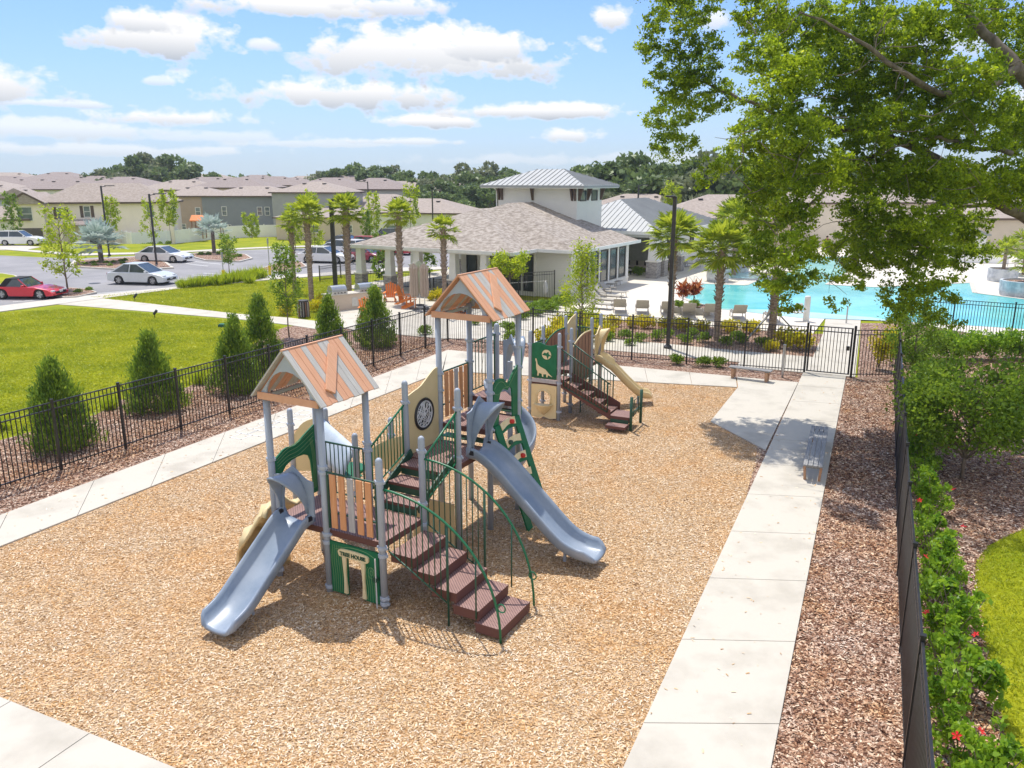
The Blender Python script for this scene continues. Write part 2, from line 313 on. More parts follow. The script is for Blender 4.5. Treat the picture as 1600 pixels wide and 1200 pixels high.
# leaves
M['oak']=leafmat('oak_leaf',(.065,.135,.008),(.35,.47,.02),.55,.9,cc=(.52,.58,.07))
M['cyp']=leafmat('cypress_leaf',(.035,.1,.022),(.27,.4,.035),.35,1.5)
M['lime']=leafmat('lime_leaf',(.16,.26,.012),(.42,.5,.025),.5,1.2)
M['mid']=leafmat('green_leaf',(.08,.16,.015),(.24,.36,.03),.45,1.2)
M['yel']=leafmat('yellow_green_leaf',(.3,.33,.012),(.68,.58,.025),.45,1.6)
M['hib']=leafmat('hibiscus_leaf',(.08,.2,.012),(.33,.5,.035),.45,1.2,rough=.4)
M['palm']=leafmat('palm_frond',(.1,.18,.012),(.38,.45,.035),.45,1.0)
M['bis']=leafmat('silver_palm_frond',(.24,.33,.29),(.44,.5,.45),.3,1.0)
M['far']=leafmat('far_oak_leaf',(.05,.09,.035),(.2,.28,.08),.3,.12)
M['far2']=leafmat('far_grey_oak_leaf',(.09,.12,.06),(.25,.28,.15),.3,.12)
M['redl']=leafmat('red_leaf',(.25,.05,.03),(.5,.22,.06),.35,1.5)
M['petal']=leafmat('red_petal',(.75,.02,.03),(.85,.06,.05),.3,2)
M['blade']=leafmat('grass_blade',(.22,.29,.01),(.48,.5,.03),.35,.6)
def flakemat(name,cols):
    m=bpy.data.materials.new(name); m.use_nodes=True; t=m.node_tree; b=t.nodes['Principled BSDF']; b.inputs['Roughness'].default_value=.85; b.inputs['Specular IOR Level'].default_value=.15
    g=t.nodes.new('ShaderNodeNewGeometry'); r=t.nodes.new('ShaderNodeValToRGB'); e=r.color_ramp.elements; e[0].color=cols[0]+(1,); e[1].color=cols[-1]+(1,)
    for i in range(1,len(cols)-1): q=e.new(i/(len(cols)-1)); q.color=cols[i]+(1,)
    t.links.new(g.outputs['Random Per Island'],r.inputs[0])
    tc=t.nodes.new('ShaderNodeTexCoord'); pp=t.nodes.new('ShaderNodeTexNoise'); pp.inputs['Scale'].default_value=.5; pp.inputs['Detail'].default_value=9; pp.inputs['Roughness'].default_value=.72; t.links.new(tc.outputs['Object'],pp.inputs['Vector'])
    pr=t.nodes.new('ShaderNodeValToRGB'); pr.color_ramp.elements[0].position=.45; pr.color_ramp.elements[1].position=.66; t.links.new(pp.outputs['Fac'],pr.inputs[0])
    mi=t.nodes.new('ShaderNodeMix'); mi.data_type='RGBA'; mi.blend_type='MULTIPLY'; mi.inputs[7].default_value=(.98,.78,.52,1); t.links.new(pr.outputs[0],mi.inputs[0]); t.links.new(r.outputs[0],mi.inputs[6]); t.links.new(mi.outputs[2],b.inputs['Base Color']); return m
M['ewfl']=flakemat('wood_fiber_flake',[(.4,.23,.1),(.6,.39,.2),(.72,.52,.31),(.8,.64,.45),(.88,.78,.64)])
M['barkfl']=flakemat('bark_flake',[(.07,.03,.02),(.22,.115,.075),(.38,.23,.16),(.52,.36,.27),(.8,.67,.55)])
def GZ(Y):
    t=max(0,min(1,(Y-92)/14)); return -1.3*t*t*(3-2*t)
def inpoly(gx,gy,poly):
    ins=np.zeros(len(gx),bool)
    for i in range(len(poly)):
        a,b=poly[i],poly[(i+1)%len(poly)]; ins^=((a.y>gy)!=(b.y>gy))&(gx<(b.x-a.x)*(gy-a.y)/(b.y-a.y+1e-9)+a.x)
    return ins
def flakes(name,poly,n,size,z,m,label,near=0,aspect=.35):
    xs=[q.x for q in poly]; ys=[q.y for q in poly]; gx=RNG.uniform(min(xs),max(xs),n*4); gy=min(ys)+(max(ys)-min(ys))*RNG.random(n*4)**(1+near)
    k=inpoly(gx,gy,poly); gx=gx[k][:n]; gy=gy[k][:n]; n=len(gx); th=RNG.random(n)*2*PI; s=(size*(.5+RNG.random(n)))[:,None]/2
    a=np.stack([np.cos(th),np.sin(th),RNG.normal(size=n)*.22],1)*s; b=np.stack([-np.sin(th),np.cos(th),RNG.normal(size=n)*.3],1)*s*aspect; C=np.stack([gx,gy,z+RNG.random(n)*.012],1)
    V=np.stack([C-a-b,C+a-b*.6,C+a+b,C-a+b*.7],1).reshape(-1,3); me=bpy.data.meshes.new(name); me.vertices.add(4*n); me.vertices.foreach_set('co',V.astype(np.float32).ravel()); me.loops.add(4*n); me.loops.foreach_set('vertex_index',np.arange(4*n,dtype=np.int32)); me.polygons.add(n); me.polygons.foreach_set('loop_start',np.arange(0,4*n,4,dtype=np.int32)); me.update(calc_edges=True); me.materials.append(m)
    o=bpy.data.objects.new(name,me); COL.objects.link(o); o['kind']='stuff'; o['label']=label; return o
# ---- numpy leaf cards
def leaves(name,C,size,m,parent,aspect=.5,up=0.,sv=.4,dirs=None,group=None):
    C=np.asarray(C,dtype=np.float64); n=len(C)
    a=RNG.normal(size=(n,3)); 
    if dirs is not None: a=a*.35+dirs
    a[:,2]+=up; a/=np.linalg.norm(a,axis=1)[:,None]
    b=RNG.normal(size=(n,3)); b-=a*(a*b).sum(1)[:,None]; b/=np.linalg.norm(b,axis=1)[:,None]
    s=size*(1-sv+2*sv*RNG.random(n))[:,None]/2
    A=a*s; B=b*s*aspect
    V=np.stack([C-A,C+B-A*.1,C+A,C-B-A*.1],1).reshape(-1,3)
    me=bpy.data.meshes.new(name); me.vertices.add(4*n); me.vertices.foreach_set('co',V.astype(np.float32).ravel())
    me.loops.add(4*n); me.loops.foreach_set('vertex_index',np.arange(4*n,dtype=np.int32))
    me.polygons.add(n); me.polygons.foreach_set('loop_start',np.arange(0,4*n,4,dtype=np.int32))
    me.update(calc_edges=True); me.validate(); me.materials.append(m)
    o=bpy.data.objects.new(name,me); COL.objects.link(o)
    if parent: o.parent=parent
    return o
def ball(c,r,n,inner=.45):
    d=RNG.normal(size=(n,3)); d/=np.linalg.norm(d,axis=1)[:,None]
    q=(inner+(1-inner)*RNG.random(n))[:,None]
    return np.asarray(c)+d*q*np.asarray(r if hasattr(r,'__len__') else (r,r,r))
# ------------------------------------------------------------------ the ground and what is laid on it
def sheet(name,pts,z,m,kind='structure'):
    mb=MB(); mb.add([(p[0],p[1],z) for p in pts],[tuple(range(len(pts)))])
    o=mb.build(name,m); o['kind']=kind
    for p in o.data.polygons:
        if p.normal.z<0: p.flip()
    return o
def px(*L): return [at(*p) for p in L]
def struct(o): o['kind']='structure'; return o
gm_=MB(); gm_.grid([[Vector((x,y,GZ(y))) for x in (-2500,2500)] for y in [-60,60,92]+[92+i for i in range(1,15)]+[300,2800]]); g_=gm_.build('ground',M['grass']); g_['kind']='structure'
for p in g_.data.polygons:
    if p.normal.z<0: p.flip()
sheet('bark_mulch_bed',px((-300,840),(0,688),(150,648),(196,622),(294,605),(332,583),(420,520),(450,510),(560,505),(700,505),(1000,545),(1340,590),(1345,505),(1400,505),(1640,520),(1760,560),(1720,790),(1600,826),(1545,852),(1524,880),(1522,930),(1535,1000),(1560,1100),(1580,1200),(1620,1500),(-500,1500),(-700,1000)),.006,M['mulch'])
sheet('wood_fiber_play_surface',px((-350,1000),(0,832),(700,562),(1040,586),(1200,600),(1180,720),(1060,1200),(1000,1600),(-600,1600)),.014,M['ewf'])
sheet('garden_bed',px((820,500),(905,497),(1265,522),(1286,522),(1270,560),(1150,550),(1040,540),(850,522)),.012,M['mulch'])
# concrete slabs with open joints
def strip(mb,A0,A1,B0,B1,n,z0=.0,z1=.045,gap=.012,t0=0.,t1=1.):
    A0,A1,B0,B1=[Vector((p[0],p[1],0)) for p in (A0,A1,B0,B1)]; L=(A1-A0).length
    for i in range(n):
        s=t0+(t1-t0)*i/n; e=t0+(t1-t0)*(i+1)/n-gap/L
        q=[A0.lerp(A1,s),A0.lerp(A1,e),B0.lerp(B1,e),B0.lerp(B1,s)]
        vs=[p+Vector((0,0,z0)) for p in q]+[p+Vector((0,0,z1)) for p in q]
        mb.add(vs,[(0,1,2,3),(4,5,6,7),(0,1,5,4),(1,2,6,5),(2,3,7,6),(3,0,4,7)])
I0,I1=at(0,856.5),at(693,581); O0=at(0,807.5); O1=at(700,548)
k=(I1-I0); I00=I0-k*.35; k2=(O1-O0); O00=O0-k2*.32
mb=MB(); strip(mb,I00,I1,O00,O1,12); struct(mb.build('left_path',M['conc'],bevel=.006))
mb=MB(); U0,U1,L0_,L1=at(699.5,548),at(1150,590),at(690.5,580.8),at(1152,606.5); strip(mb,U0,U1,L0_,L1,7); struct(mb.build('rear_path',M['conc'],bevel=.006))
mb=MB(); a0,a1,b0,b1=at(975,1200),at(1255,583),at(1205,1200),at(1322,588)
strip(mb,a0+(a0-a1)*.25,a1,b0+(b0-b1)*.25,b1,13); struct(mb.build('right_path',M['conc'],bevel=.006))
def slab(name,pts,z,m):
    mb=MB(); n=len(pts); mb.add([(p[0],p[1],0.) for p in pts]+[(p[0],p[1],z) for p in pts],[tuple(range(n)),tuple(range(n,2*n))]+[(i,(i+1)%n,n+(i+1)%n,n+i) for i in range(n)])
    return struct(mb.build(name,m))
slab('landing_path',px((1153,606.7),(1110,660),(1196,705),(1247,599),(1151,590.3)),.045,M['conc'])
c0,c1=at(-40,1076),at(265,1200); dr=(c1-c0).normalized(); nn=Vector((dr.y,-dr.x,0)); 
mb=MB(); strip(mb,c0-dr*4,c1+dr*5,c0-dr*4+nn*1.9,c1+dr*5+nn*1.9,8); struct(mb.build('near_path',M['conc'],bevel=.006))
# hopscotch painted on the left path
mb=MB(); ax=k.normalized(); ay=Vector((-ax.y,ax.x,0)); H0=at(402,694)+ay*.3
def pbox(u0,v0,u1,v1):
    w=.035
    for (p,q) in (((u0,v0),(u1,v0)),((u1,v0),(u1,v1)),((u1,v1),(u0,v1)),((u0,v1),(u0,v0))):
        P=H0+ax*p[0]+ay*p[1]; Q=H0+ax*q[0]+ay*q[1]; d=(Q-P).normalized()*w/2; e=Vector((-d.y,d.x,0))
        mb.add([P-d-e,Q+d-e,Q+d+e,P-d+e],[(0,1,2,3)])
u=0
for r in (1,2,1,2,1,2,1):
    if r==1: pbox(u,.3,u+.42,.72)
    else: pbox(u,.07,u+.42,.5); pbox(u,.52,u+.42,.95)
    u+=.45
for i,v in enumerate(mb.v): mb.v[i]=(v[0],v[1],.0495)
o=mb.build('hopscotch_marking',M['paint']); o['kind']='structure'
# walks beyond the fence, patio, pool deck
slab('outer_walk',px((690,500),(780,512),(860,522),(1040,538),(1150,549),(1270,559),(1286,522),(1290,498),(1345,500),(1336,590),(1255,583),(1150,573),(1156,567),(1040,556),(860,540),(740,530),(690,530)),.035,M['conc'])
slab('patio',px((500,505),(540,480),(590,455),(700,463),(800,470),(860,472),(890,466),(915,475),(880,497),(850,520),(690,500.5),(690,530),(560,518)),.04,M['conc'])
slab('lawn_walk',px((60,474),(150,465),(370,491),(450,497),(500,503),(500,516),(450,508),(370,499),(130,479)),.03,M['conc'])
slab('parking_walk',px((-200,505),(0,479),(105,466),(275,449),(430,432),(620,419),(700,417),(700,421),(560,428),(430,437),(300,449),(130,471),(0,488),(-200,520)),.05,M['kerb'])
slab('pool_deck',px((868,481),(905,484),(950,500),(1270,523),(1290,497),(1345,500),(1400,504),(1640,540),(1800,560),(1900,380),(1300,372),(1100,385),(1030,400),(1000,425),(960,432),(915,448),(880,468)),.045,M['deckc'])
sheet('pool_water',px((1066,467),(1096,444.5),(1165,447),(1180,440),(1235,425),(1240,402),(1330,402),(1330,425),(1292,446),(1365,450),(1518,443),(1523,459),(1600,469),(1700,480),(1680,515),(1640,518),(1400,503),(1250,497),(1112,483)),.052,M['water'])
sheet('pool_ledge_water',px((1112,483),(1230,486),(1360,497),(1400,503),(1250,498)),.056,M['ledge'])
sheet('spa_water',px((1130,436),(1135,426),(1175,426),(1190,436)),.052,M['ledge'])
# coping round the pool
mb=MB(); cp=px((1112,483.5),(1066,467),(1096,444.5),(1165,447),(1180,440),(1235,425),(1240,402),(1330,402),(1330,425),(1292,446),(1365,450),(1518,443),(1523,459),(1600,469),(1700,480))
for a,b in zip(cp,cp[1:]): mb.bar(Vector((a.x,a.y,.05)),Vector((b.x,b.y,.05)),.3,.06,up=(0,0,1))
struct(mb.build('pool_coping',M['kerb']))
# road and parking
sheet('parking_lot',px((-400,420),(-60,393),(0,399),(60,402),(115,404),(230,399),(400,390),(500,387),(640,382),(720,381),(760,400),(700,418),(620,419),(430,432),(275,449),(105,466),(0,479),(-300,510)),.008,M['asph'])
def island(name,pts,inner):
    slab(name+'_kerb',pts,.12,M['kerb']); c=sum((Vector(p) for p in pts),Vector())/len(pts)
    sheet(name,[c+(Vector(p)-c)*.93 for p in pts],.125,inner)
island('planted_island',px((108,418),(116,408),(225,402),(262,412),(272,420),(200,423)),M['mulch'])
island('entry_island',px((287,399),(333,394),(385,399),(395,405),(375,410),(320,408)),M['mulch'])
island('corner_island',px((-80,428),(5,429),(24,432),(33,437),(22,443),(-10,449),(-90,455)),M['grass'])
island('tree_island',px((74,459),(88,450),(140,454),(152,459),(120,466),(100,467)),M['mulch'])
island('lot_island',px((400,424),(430,414),(470,410),(480,418),(440,427)),M['mulch'])
slab('street_walk',px((-300,375),(0,390),(120,400),(250,397),(400,389),(520,385),(680,372),(680,370),(520,383),(400,387),(250,394.5),(120,397),(0,387.5),(-300,372)),.06,M['kerb'])
slab('driveway',px((-60,385),(20,383),(65,386),(40,391),(0,391),(-80,390)),.03,M['conc'])
mb=MB()
for (a,b) in (((150,459),(212,454)),((268,436),(345,439)),((270,441),(340,443)),((300,430),(360,433)),((318,427),(372,430)),((290,412),(325,416)),((305,409),(345,413)),((20,472),(70,468)),((400,422),(430,416)),((345,425),(385,428))):
    A,B=at(*a),at(*b); d=(B-A).normalized(); e=Vector((-d.y,d.x,0))*.07
    mb.add([A-e,B-e,B+e,A+e],[(0,1,2,3)])
for i,v in enumerate(mb.v): mb.v[i]=(v[0],v[1],.013)
struct(mb.build('parking_markings',M['paint']))
c=at(148,443); struct(MB().lathe((c.x,c.y,.0),[(.4,.012),(.4,.02)],14).build('manhole_cover',M['bronze']))

EW=px((-50,880),(0,858),(400,700),(693,583),(1040,597),(1150,608),(1108,660),(1192,706),(1120,880),(975,1200),(930,1300),(560,1320),(265,1198),(0,1090),(-60,1060))
flakes('loose_wood_fiber',EW,210000,.037,.017,M['ewfl'],'loose shredded wood lying over the play surface',near=.45)
flakes('loose_bark',px((1262,902),(1208,1200),(1195,1280),(1420,1280),(1400,900),(1394,592),(1325,592)),70000,.056,.012,M['barkfl'],'loose bark chips right of the right-hand path',near=.4,aspect=.4)
flakes('loose_bark',px((-40,818),(0,803),(400,655),(690,548),(680,520),(520,560),(300,610),(150,650),(0,690),(-40,705)),60000,.056,.012,M['barkfl'],'loose bark chips below the cypress shrubs',aspect=.4)
flakes('loose_bark',px((1400,600),(1412,1000),(1420,1280),(1600,1280),(1540,1000),(1525,900),(1545,852),(1640,810),(1640,560),(1440,560)),60000,.056,.012,M['barkfl'],'loose bark chips outside the right-hand fence',near=.3,aspect=.4)
flakes('spilled_chips',px((1262,902),(1230,1050),(1208,1200),(975,1200),(1118,900),(1197,706),(1255,583),(1322,588)),420,.045,.048,M['ewfl'],'stray chips and leaf litter on the right-hand path')
flakes('spilled_chips',px((0,858),(400,699),(693,583),(690,560),(400,659),(0,807)),260,.05,.048,M['ewfl'],'stray chips on the left-hand path')
# ------------------------------------------------------------------ fences
def fence(label,pts,h=1.83,name='metal_fence',post_caps=True,span=1.85,skip=None):
    P=[Vector((p[0],p[1],0)) for p in pts]
    T=thing(name,label,'fence',P[0])
    for A,B in zip(P,P[1:]):
        L=(B-A).length; n=max(1,round(L/span)); d=(B-A)/L
        for i in range(n):
            a=A+d*L*i/n-P[0]; b=A+d*L*(i+1)/n-P[0]
            MB().box((a.x,a.y,h/2+.02),(.06,.06,h+.04),math.atan2(d.y,d.x)).box((a.x,a.y,h+.05),(.075,.075,.02),math.atan2(d.y,d.x)).build('fence_post',M['black'],T)
            m=MB()
            for z in (h-.03,h-.2,.13): m.bar(a+d*.03+Vector((0,0,z)),b-d*.03+Vector((0,0,z)),.032,.028)
            k=max(2,int((b-a).length/.115))
            for j in range(1,k):
                q=a+(b-a)*j/k; m.bar(q+Vector((0,0,.05)),q+Vector((0,0,h-.03)),.019,.019)
            m.build('picket_panel',M['black'],T,fix=False)
    a=P[-1]-P[0]; MB().box((a.x,a.y,h/2+.02),(.06,.06,h+.04)).build('fence_post',M['black'],T)
    return T
FL0,FC,FR=at(88,735),at(700,533),at(1397,590)
dL=(at(352,645)-FL0).normalized()
fence('long black picket fence running beside the five cypress shrubs and the lawn',[FL0-dL*5.6,FC],span=1.9)
GA,GB=at(1256,583),at(1329,590)
fence('black picket fence along the garden bed between the playground and the pool',[FC,at(905,556),GA],span=2.3)
fence('short black picket fence right of the gate',[GB,FR],span=1.2)
fence('black picket fence along the red hibiscus hedge on the right',[FR,at(1403,900),at(1413,1200),at(1413,1200)+(at(1413,1200)-at(1403,900))*.5],span=2.4)
fence('black picket fence in front of the pool at the right edge',[at(1398,520),at(1578,537),at(1720,548)],span=2.3)
fence('low black picket fence between the porch columns',[at(672,452),at(558,447)],h=1.1,span=2.4)
fence('black picket fence rising along the clubhouse wall beside the clipped hedge',[at(700,500),at(752,482),at(866,472)],h=1.9,span=2.4)
fence('black picket railing in front of the porch windows',[at(678,462),at(745,468)],h=1.1,span=2.4)
fence('small black picket fence beside the parked cars by the porch',[at(500,440),at(592,425)],h=1.1,span=2.4)
# gate
T=thing('metal_gate','closed black double-railed gate across the concrete walk','gate',GA)
d=(GB-GA).normalized(); Lg=(GB-GA).length
for nm,t in (('gate_post',0.),('gate_post',Lg)):
    q=d*t; MB().box((q.x,q.y,.98),(.065,.065,1.96)).build(nm,M['black'],T)
m=MB(); z=Vector((0,0,1))
for h in (1.85,1.68,.12): m.bar(d*.06+z*h,d*(Lg-.06)+z*h,.04,.035)
for t in (.09,Lg-.09): m.bar(d*t+z*.1,d*t+z*1.86,.04,.04)
m.build('gate_frame',M['black'],T)
m=MB(); n=int(Lg/.115)
for j in range(1,n): m.bar(d*(Lg*j/n)+z*.12,d*(Lg*j/n)+z*1.85,.019,.019)
m.build('picket_panel',M['black'],T,fix=False)
m=MB(); m.box(d*(Lg-.2)+z*1.1,(.1,.08,.16)); m.build('latch',M['bronze'],T)
# ------------------------------------------------------------------ playground one : two towers
U=1.22
def lerp(a,b,t): return Vector(a)*(1-t)+Vector(b)*t
def post(T,u,v,h,cl,r=.062,cap=True):
    p=MB().lathe((u,v,0),[(r,0),(r,h-.06),(r*.85,h-.025),(r*.45,h)] if cap else [(r,0),(r,h)],16).build('post',M['post'],T,smooth=True)
    for z in cl:
        m=MB().lathe((u,v,z),[(r+.004,-.035),(r+.017,-.028),(r+.017,.028),(r+.004,.035)],16)
        m.box((u+r+.02,v,z),(.05,.035,.04)); m.box((u-r-.02,v,z),(.05,.035,.04)); m.build('collar',M['collar'],p)
    return p
def railing(T,a,b,z0,z1,name='railing',m='dgreen',zb0=None,zb1=None,n=9):
    "balustrade between a and b: bottom rail at z0 (zb0), top at z1 (zb1) at the far end"
    zb0=z0 if zb0 is None else zb0; zb1=z1 if zb1 is None else zb1
    mb=MB(); a=Vector((a[0],a[1],0)); b=Vector((b[0],b[1],0)); z=Vector((0,0,1))
    t0,t1=.09,.91
    P=lambda t,h0,h1: a.lerp(b,t)+z*(h0*(1-t)+h1*t)
    mb.tube([P(.04,z1,zb1),P(.96,z1,zb1)],.02,8); mb.tube([P(t0,z0,zb0),P(t1,z0,zb0)],.016,6)
    mb.tube([P(t0,z0,zb0),P(t0,z1,zb1)],.018,6); mb.tube([P(t1,z0,zb0),P(t1,z1,zb1)],.018,6)
    for i in range(1,n): t=t0+(t1-t0)*i/n; mb.tube([P(t,z0,zb0),P(t,z1,zb1)],.0105,6)
    return mb.build(name,M[m],T,smooth=True,fix=False)
def deck(T,poly,z,name='deck'):
    mb=MB(); mb.prism(poly,(0,0,z-.06),(1,0,0),(0,1,0),(0,0,.12)); d=mb.build(name,M['maroon'],T,bevel=.008)
    return d
def slats(T,a,b,z0,z1,cols,name='slat_panel'):
    a=Vector((a[0],a[1],0)); b=Vector((b[0],b[1],0)); d=(b-a).normalized(); L=(b-a).length; n=len(cols); z=Vector((0,0,1)); nr=Vector((-d.y,d.x,0))
    fr=MB(); fr.tube([a+z*z1,b+z*z1],.02,8); fr.bar(a+d*.09+z*z0,a+d*.09+z*z1,.035,.03); fr.bar(b-d*.09+z*z0,b-d*.09+z*z1,.035,.03); fr.bar(a+d*.09+z*(z0+.3*(z1-z0)),b-d*.09+z*(z0+.3*(z1-z0)),.03,.03)
    f=fr.build(name,M['dgreen'],T)
    w=(L-.26)/n
    for i,c in enumerate(cols):
        q=a+d*(.13+w*(i+.5)); ang=math.atan2(d.y,d.x)
        MB().box(q-nr*.03+z*((z0+z1)/2+.01),(w*.66,.028,(z1-z0)-.04),ang).build('slat',M[c],f,bevel=.004)
    return f
def gable_roof(T,u0,u1,v0,v1,ze,zr,seed):
    rn=random.Random(seed); um=(u0+u1)/2
    fr=MB()
    # gable plates with an arched opening, front and back
    for v in (v0+.1,v1-.1):
        W=(u1-u0)/2-.1; H=(zr-ze)-.09; pts=[(-W,0),(-W*.86,0)]
        for i in range(0,11):
            t=PI-PI*i/10; pts.append((math.cos(t)*W*.72,math.sin(t)*H*.62+.02))
        pts+=[(W*.86,0),(W,0),(0,H)]
        fr.prism(pts,(um,v,ze),(1,0,0),(0,0,1),(0,.035,0))
    fr.bar((u0+.2,v0+.15,ze+.0),(u0+.2,v1-.15,ze),.05,.06); fr.bar((u1-.2,v0+.15,ze),(u1-.2,v1-.15,ze),.05,.06); fr.bar((um,v0+.1,zr-.12),(um,v1-.1,zr-.12),.05,.08)
    rf=thing_part('roof_frame',fr,M['collar'],T)
    for v in (v0+.06,v1-.06): MB().bar((u0+.12,v,ze+.03),(u1-.12,v,ze+.03),.03,.13).build('cross_beam',M['orange2'],T,bevel=.004)
    pat=['greyb','orange2','orange2','greyb','orange2','orange2','greyb','greyb','orange2','orange2','greyb'] if seed==1 else ['orange2','orange2','greyb','orange2','greyb','greyb','orange2','orange2','greyb','orange2','orange2']
    n=len(pat); w=(v1-v0)/n
    roof=MB(); roof.bar((um,v0,zr+.0),(um,v1,zr+.0),.05,.03); ro=roof.build('roof',M['orange2'],T)
    for sd in (-1,1):
        e=Vector((u0 if sd<0 else u1,0,ze)); r=Vector((um,0,zr)); d=(e-r)
        for i,c in enumerate(pat):
            v=v0+w*(i+.5); x=rn.uniform(-.008,.012)
            MB().bar(Vector((um,v,zr))+d.normalized()*.01,Vector((e.x,v,e.z))+d.normalized()*x,.93*w,.03,up=(0,1,0)).build('roof_board',M[c],ro,bevel=.003) if False else None
            dn=d.normalized(); nr=Vector((0,1,0)).cross(dn); Mx=Matrix((dn,Vector((0,1,0)),nr)).transposed()
            c0=(Vector((um,v,zr))+Vector((e.x,v,e.z)))/2+dn*x
            MB().box(c0,(d.length-.01,w*.955,.03),m=Mx).build('roof_board',M[c],ro,bevel=.004)
        if True:
            dn=d.normalized(); nr=dn.cross(Vector((0,1,0))); nr=nr if nr.z>0 else -nr
            A=Vector((um,v0+(v1-v0)*.72,zr))+dn*(d.length*.14)+nr*.045; B=Vector((um,v0+(v1-v0)*.24,zr))+dn*(d.length*.82)+nr*.045
            x=(B-A).normalized(); y=nr.cross(x); MB().box((A+B)/2,((B-A).length,.19,.035),m=Matrix((x,y,nr)).transposed()).build('diagonal_board',M['orange2'],ro,bevel=.004)
def thing_part(name,mb,m,T,**k): return mb.build(name,m,T,**k)
def slide(T,path,w,m,name='slide',wall=.17,hood=True,flip=None):
    "path: list of (centre, right-vector) ; U section swept along it"
    rows=[]; n=len(path)
    for i,(c,r) in enumerate(path):
        c=Vector(c); r=Vector(r).normalized(); t=(Vector(path[min(i+1,n-1)][0])-Vector(path[max(i-1,0)][0])).normalized(); up=r.cross(t); up=up if up.z>0 else -up
        h=wall*(1 if i<n-2 else (.7 if i==n-2 else .25)); hw=w/2
        if i>=n-2: hw*=.96 if i==n-2 else .8
        sec=[(-hw-.045,h-.03),(-hw-.035,h+.01),(-hw,h+.015),(-hw+.03,h*.75),(-hw+.06,h*.28),(-hw*.62,.025),(-hw*.3,.0),(0,-.005),(hw*.3,.0),(hw*.62,.025),(hw-.06,h*.28),(hw-.03,h*.75),(hw,h+.015),(hw+.035,h+.01),(hw+.045,h-.03),(hw+.03,h*.2),(hw*.75,-.045),(0,-.06),(-hw*.75,-.045),(-hw-.03,h*.2)]
        rows.append([c+r*a+up*b for a,b in sec])
    mb=MB(); mb.grid(rows,closed=True); m0=len(rows[0]); mb.f.append(tuple(range(m0-1,-1,-1))); mb.f.append(tuple(range((n-1)*m0,n*m0)))
    return mb.build(name,m,T,smooth=True)
def smooth_path(pts,n=26):
    "Catmull-Rom"
    P=[Vector(p) for p in pts]; P=[P[0]*2-P[1]]+P+[P[-1]*2-P[-2]]; out=[]; segs=len(P)-3
    for i in range(n+1):
        t=i/n*segs; k=min(int(t),segs-1); t-=k; a,b,c,d=P[k:k+4]
        out.append(.5*((2*b)+(c-a)*t+(2*a-5*b+4*c-d)*t*t+(3*b-a-3*c+d)*t*t*t))
    return out
def hood(T,c,right,out,w,z0,z1,m,name='slide_hood',reach=.5):
    "arched entry hood: upright plates either side and a visor that leans out over the slide"
    c,right,out=Vector(c),Vector(right).normalized(),Vector(out).normalized(); z=Vector((0,0,1)); rows=[]
    for i in range(25):
        t=i/24; th=PI*t; x=-math.cos(th); y=math.sin(th)**.8
        base=c+right*(x*w/2*(1 if abs(x)<.999 else 1))+z*(z0+(z1-z0)*(y if y>0 else 0))
        sag=.06*math.sin(th)
        row=[]
        dpt=.05+reach*math.sin(th)**1.3
        for j in range(7):
            s=j/6; row.append(base+out*(dpt*s)+z*(sag*s*1.2))
        rows.append(row)
    mb=MB(); mb.grid(rows); h=mb.build(name,m,T,smooth=True,solid=.025)
    pl=MB()
    zt=z1+.02
    # face plate at the deck edge: rectangle with an arched hole
    pts=[(-w/2-.14,z0-.05),(-w/2-.14,zt-.12),(-w/2,zt-.1),(-.18,zt-.02),(0,zt+.12),(.18,zt-.02),(w/2,zt-.1),(w/2+.14,zt-.12),(w/2+.14,z0-.05),(w/2-.02,z0-.05)]
    for i in range(0,13): th=PI*i/12; pts.append((math.cos(th)*(w/2-.05),z0+(z1-.08-z0)*max(0,math.sin(th))**.8))
    pts.append((-w/2+.02,z0-.05))
    pl.prism(pts,c,right,z,out*.03); pl.build('hood_plate',m,h)
    return h
P1=thing('play_structure','large two-tower playground set with peaked cedar roofs and two blue slides','play structure',(-3.27,13.04,0),R(-28.5))
D1,D2,D3,D4=1.22,1.83,2.2,2.5
post(P1,-U,0,3.56,(2.32,1.12,.15),cap=False); post(P1,0,0,3.56,(2.38,2.28,1.13,.98,.12),cap=False)
post(P1,U,0,2.75,(2.33,1.14,1.0,.2,.1)); post(P1,0,U,3.56,(2.46,2.32,1.12),cap=False); post(P1,-U,U,3.56,(2.32,1.12),cap=False)
post(P1,U,U,2.78,(2.5,1.5,1.1)); post(P1,0,2*U,3.38,(2.94,1.75)); post(P1,U,2*U,3.38,(2.98,2.0))
post(P1,0,3*U,4.58,(3.27,2.91,1.75),cap=False); post(P1,U,3*U,4.58,(3.26,3.0,2.22),cap=False)
post(P1,0,4*U,4.58,(3.76,3.29,2.54),cap=False); post(P1,U,4*U,4.58,(3.74,3.29,2.55),cap=False); post(P1,0,5*U,3.95,(3.7,2.4))
deck(P1,[(-U,.02),(U,.02),(U,U-.02),(-U,U-.02)],D1); deck(P1,[(.02,2*U),(U-.02,2*U),(U-.02,3*U),(.02,3*U)],D2)
deck(P1,[(.02,3*U+.01),(U-.02,3*U+.01),(U-.02,4*U),(.02,4*U)],D3); deck(P1,[(.02,4*U+.01),(U-.02,4*U+.01),(.02,5*U)],D4)
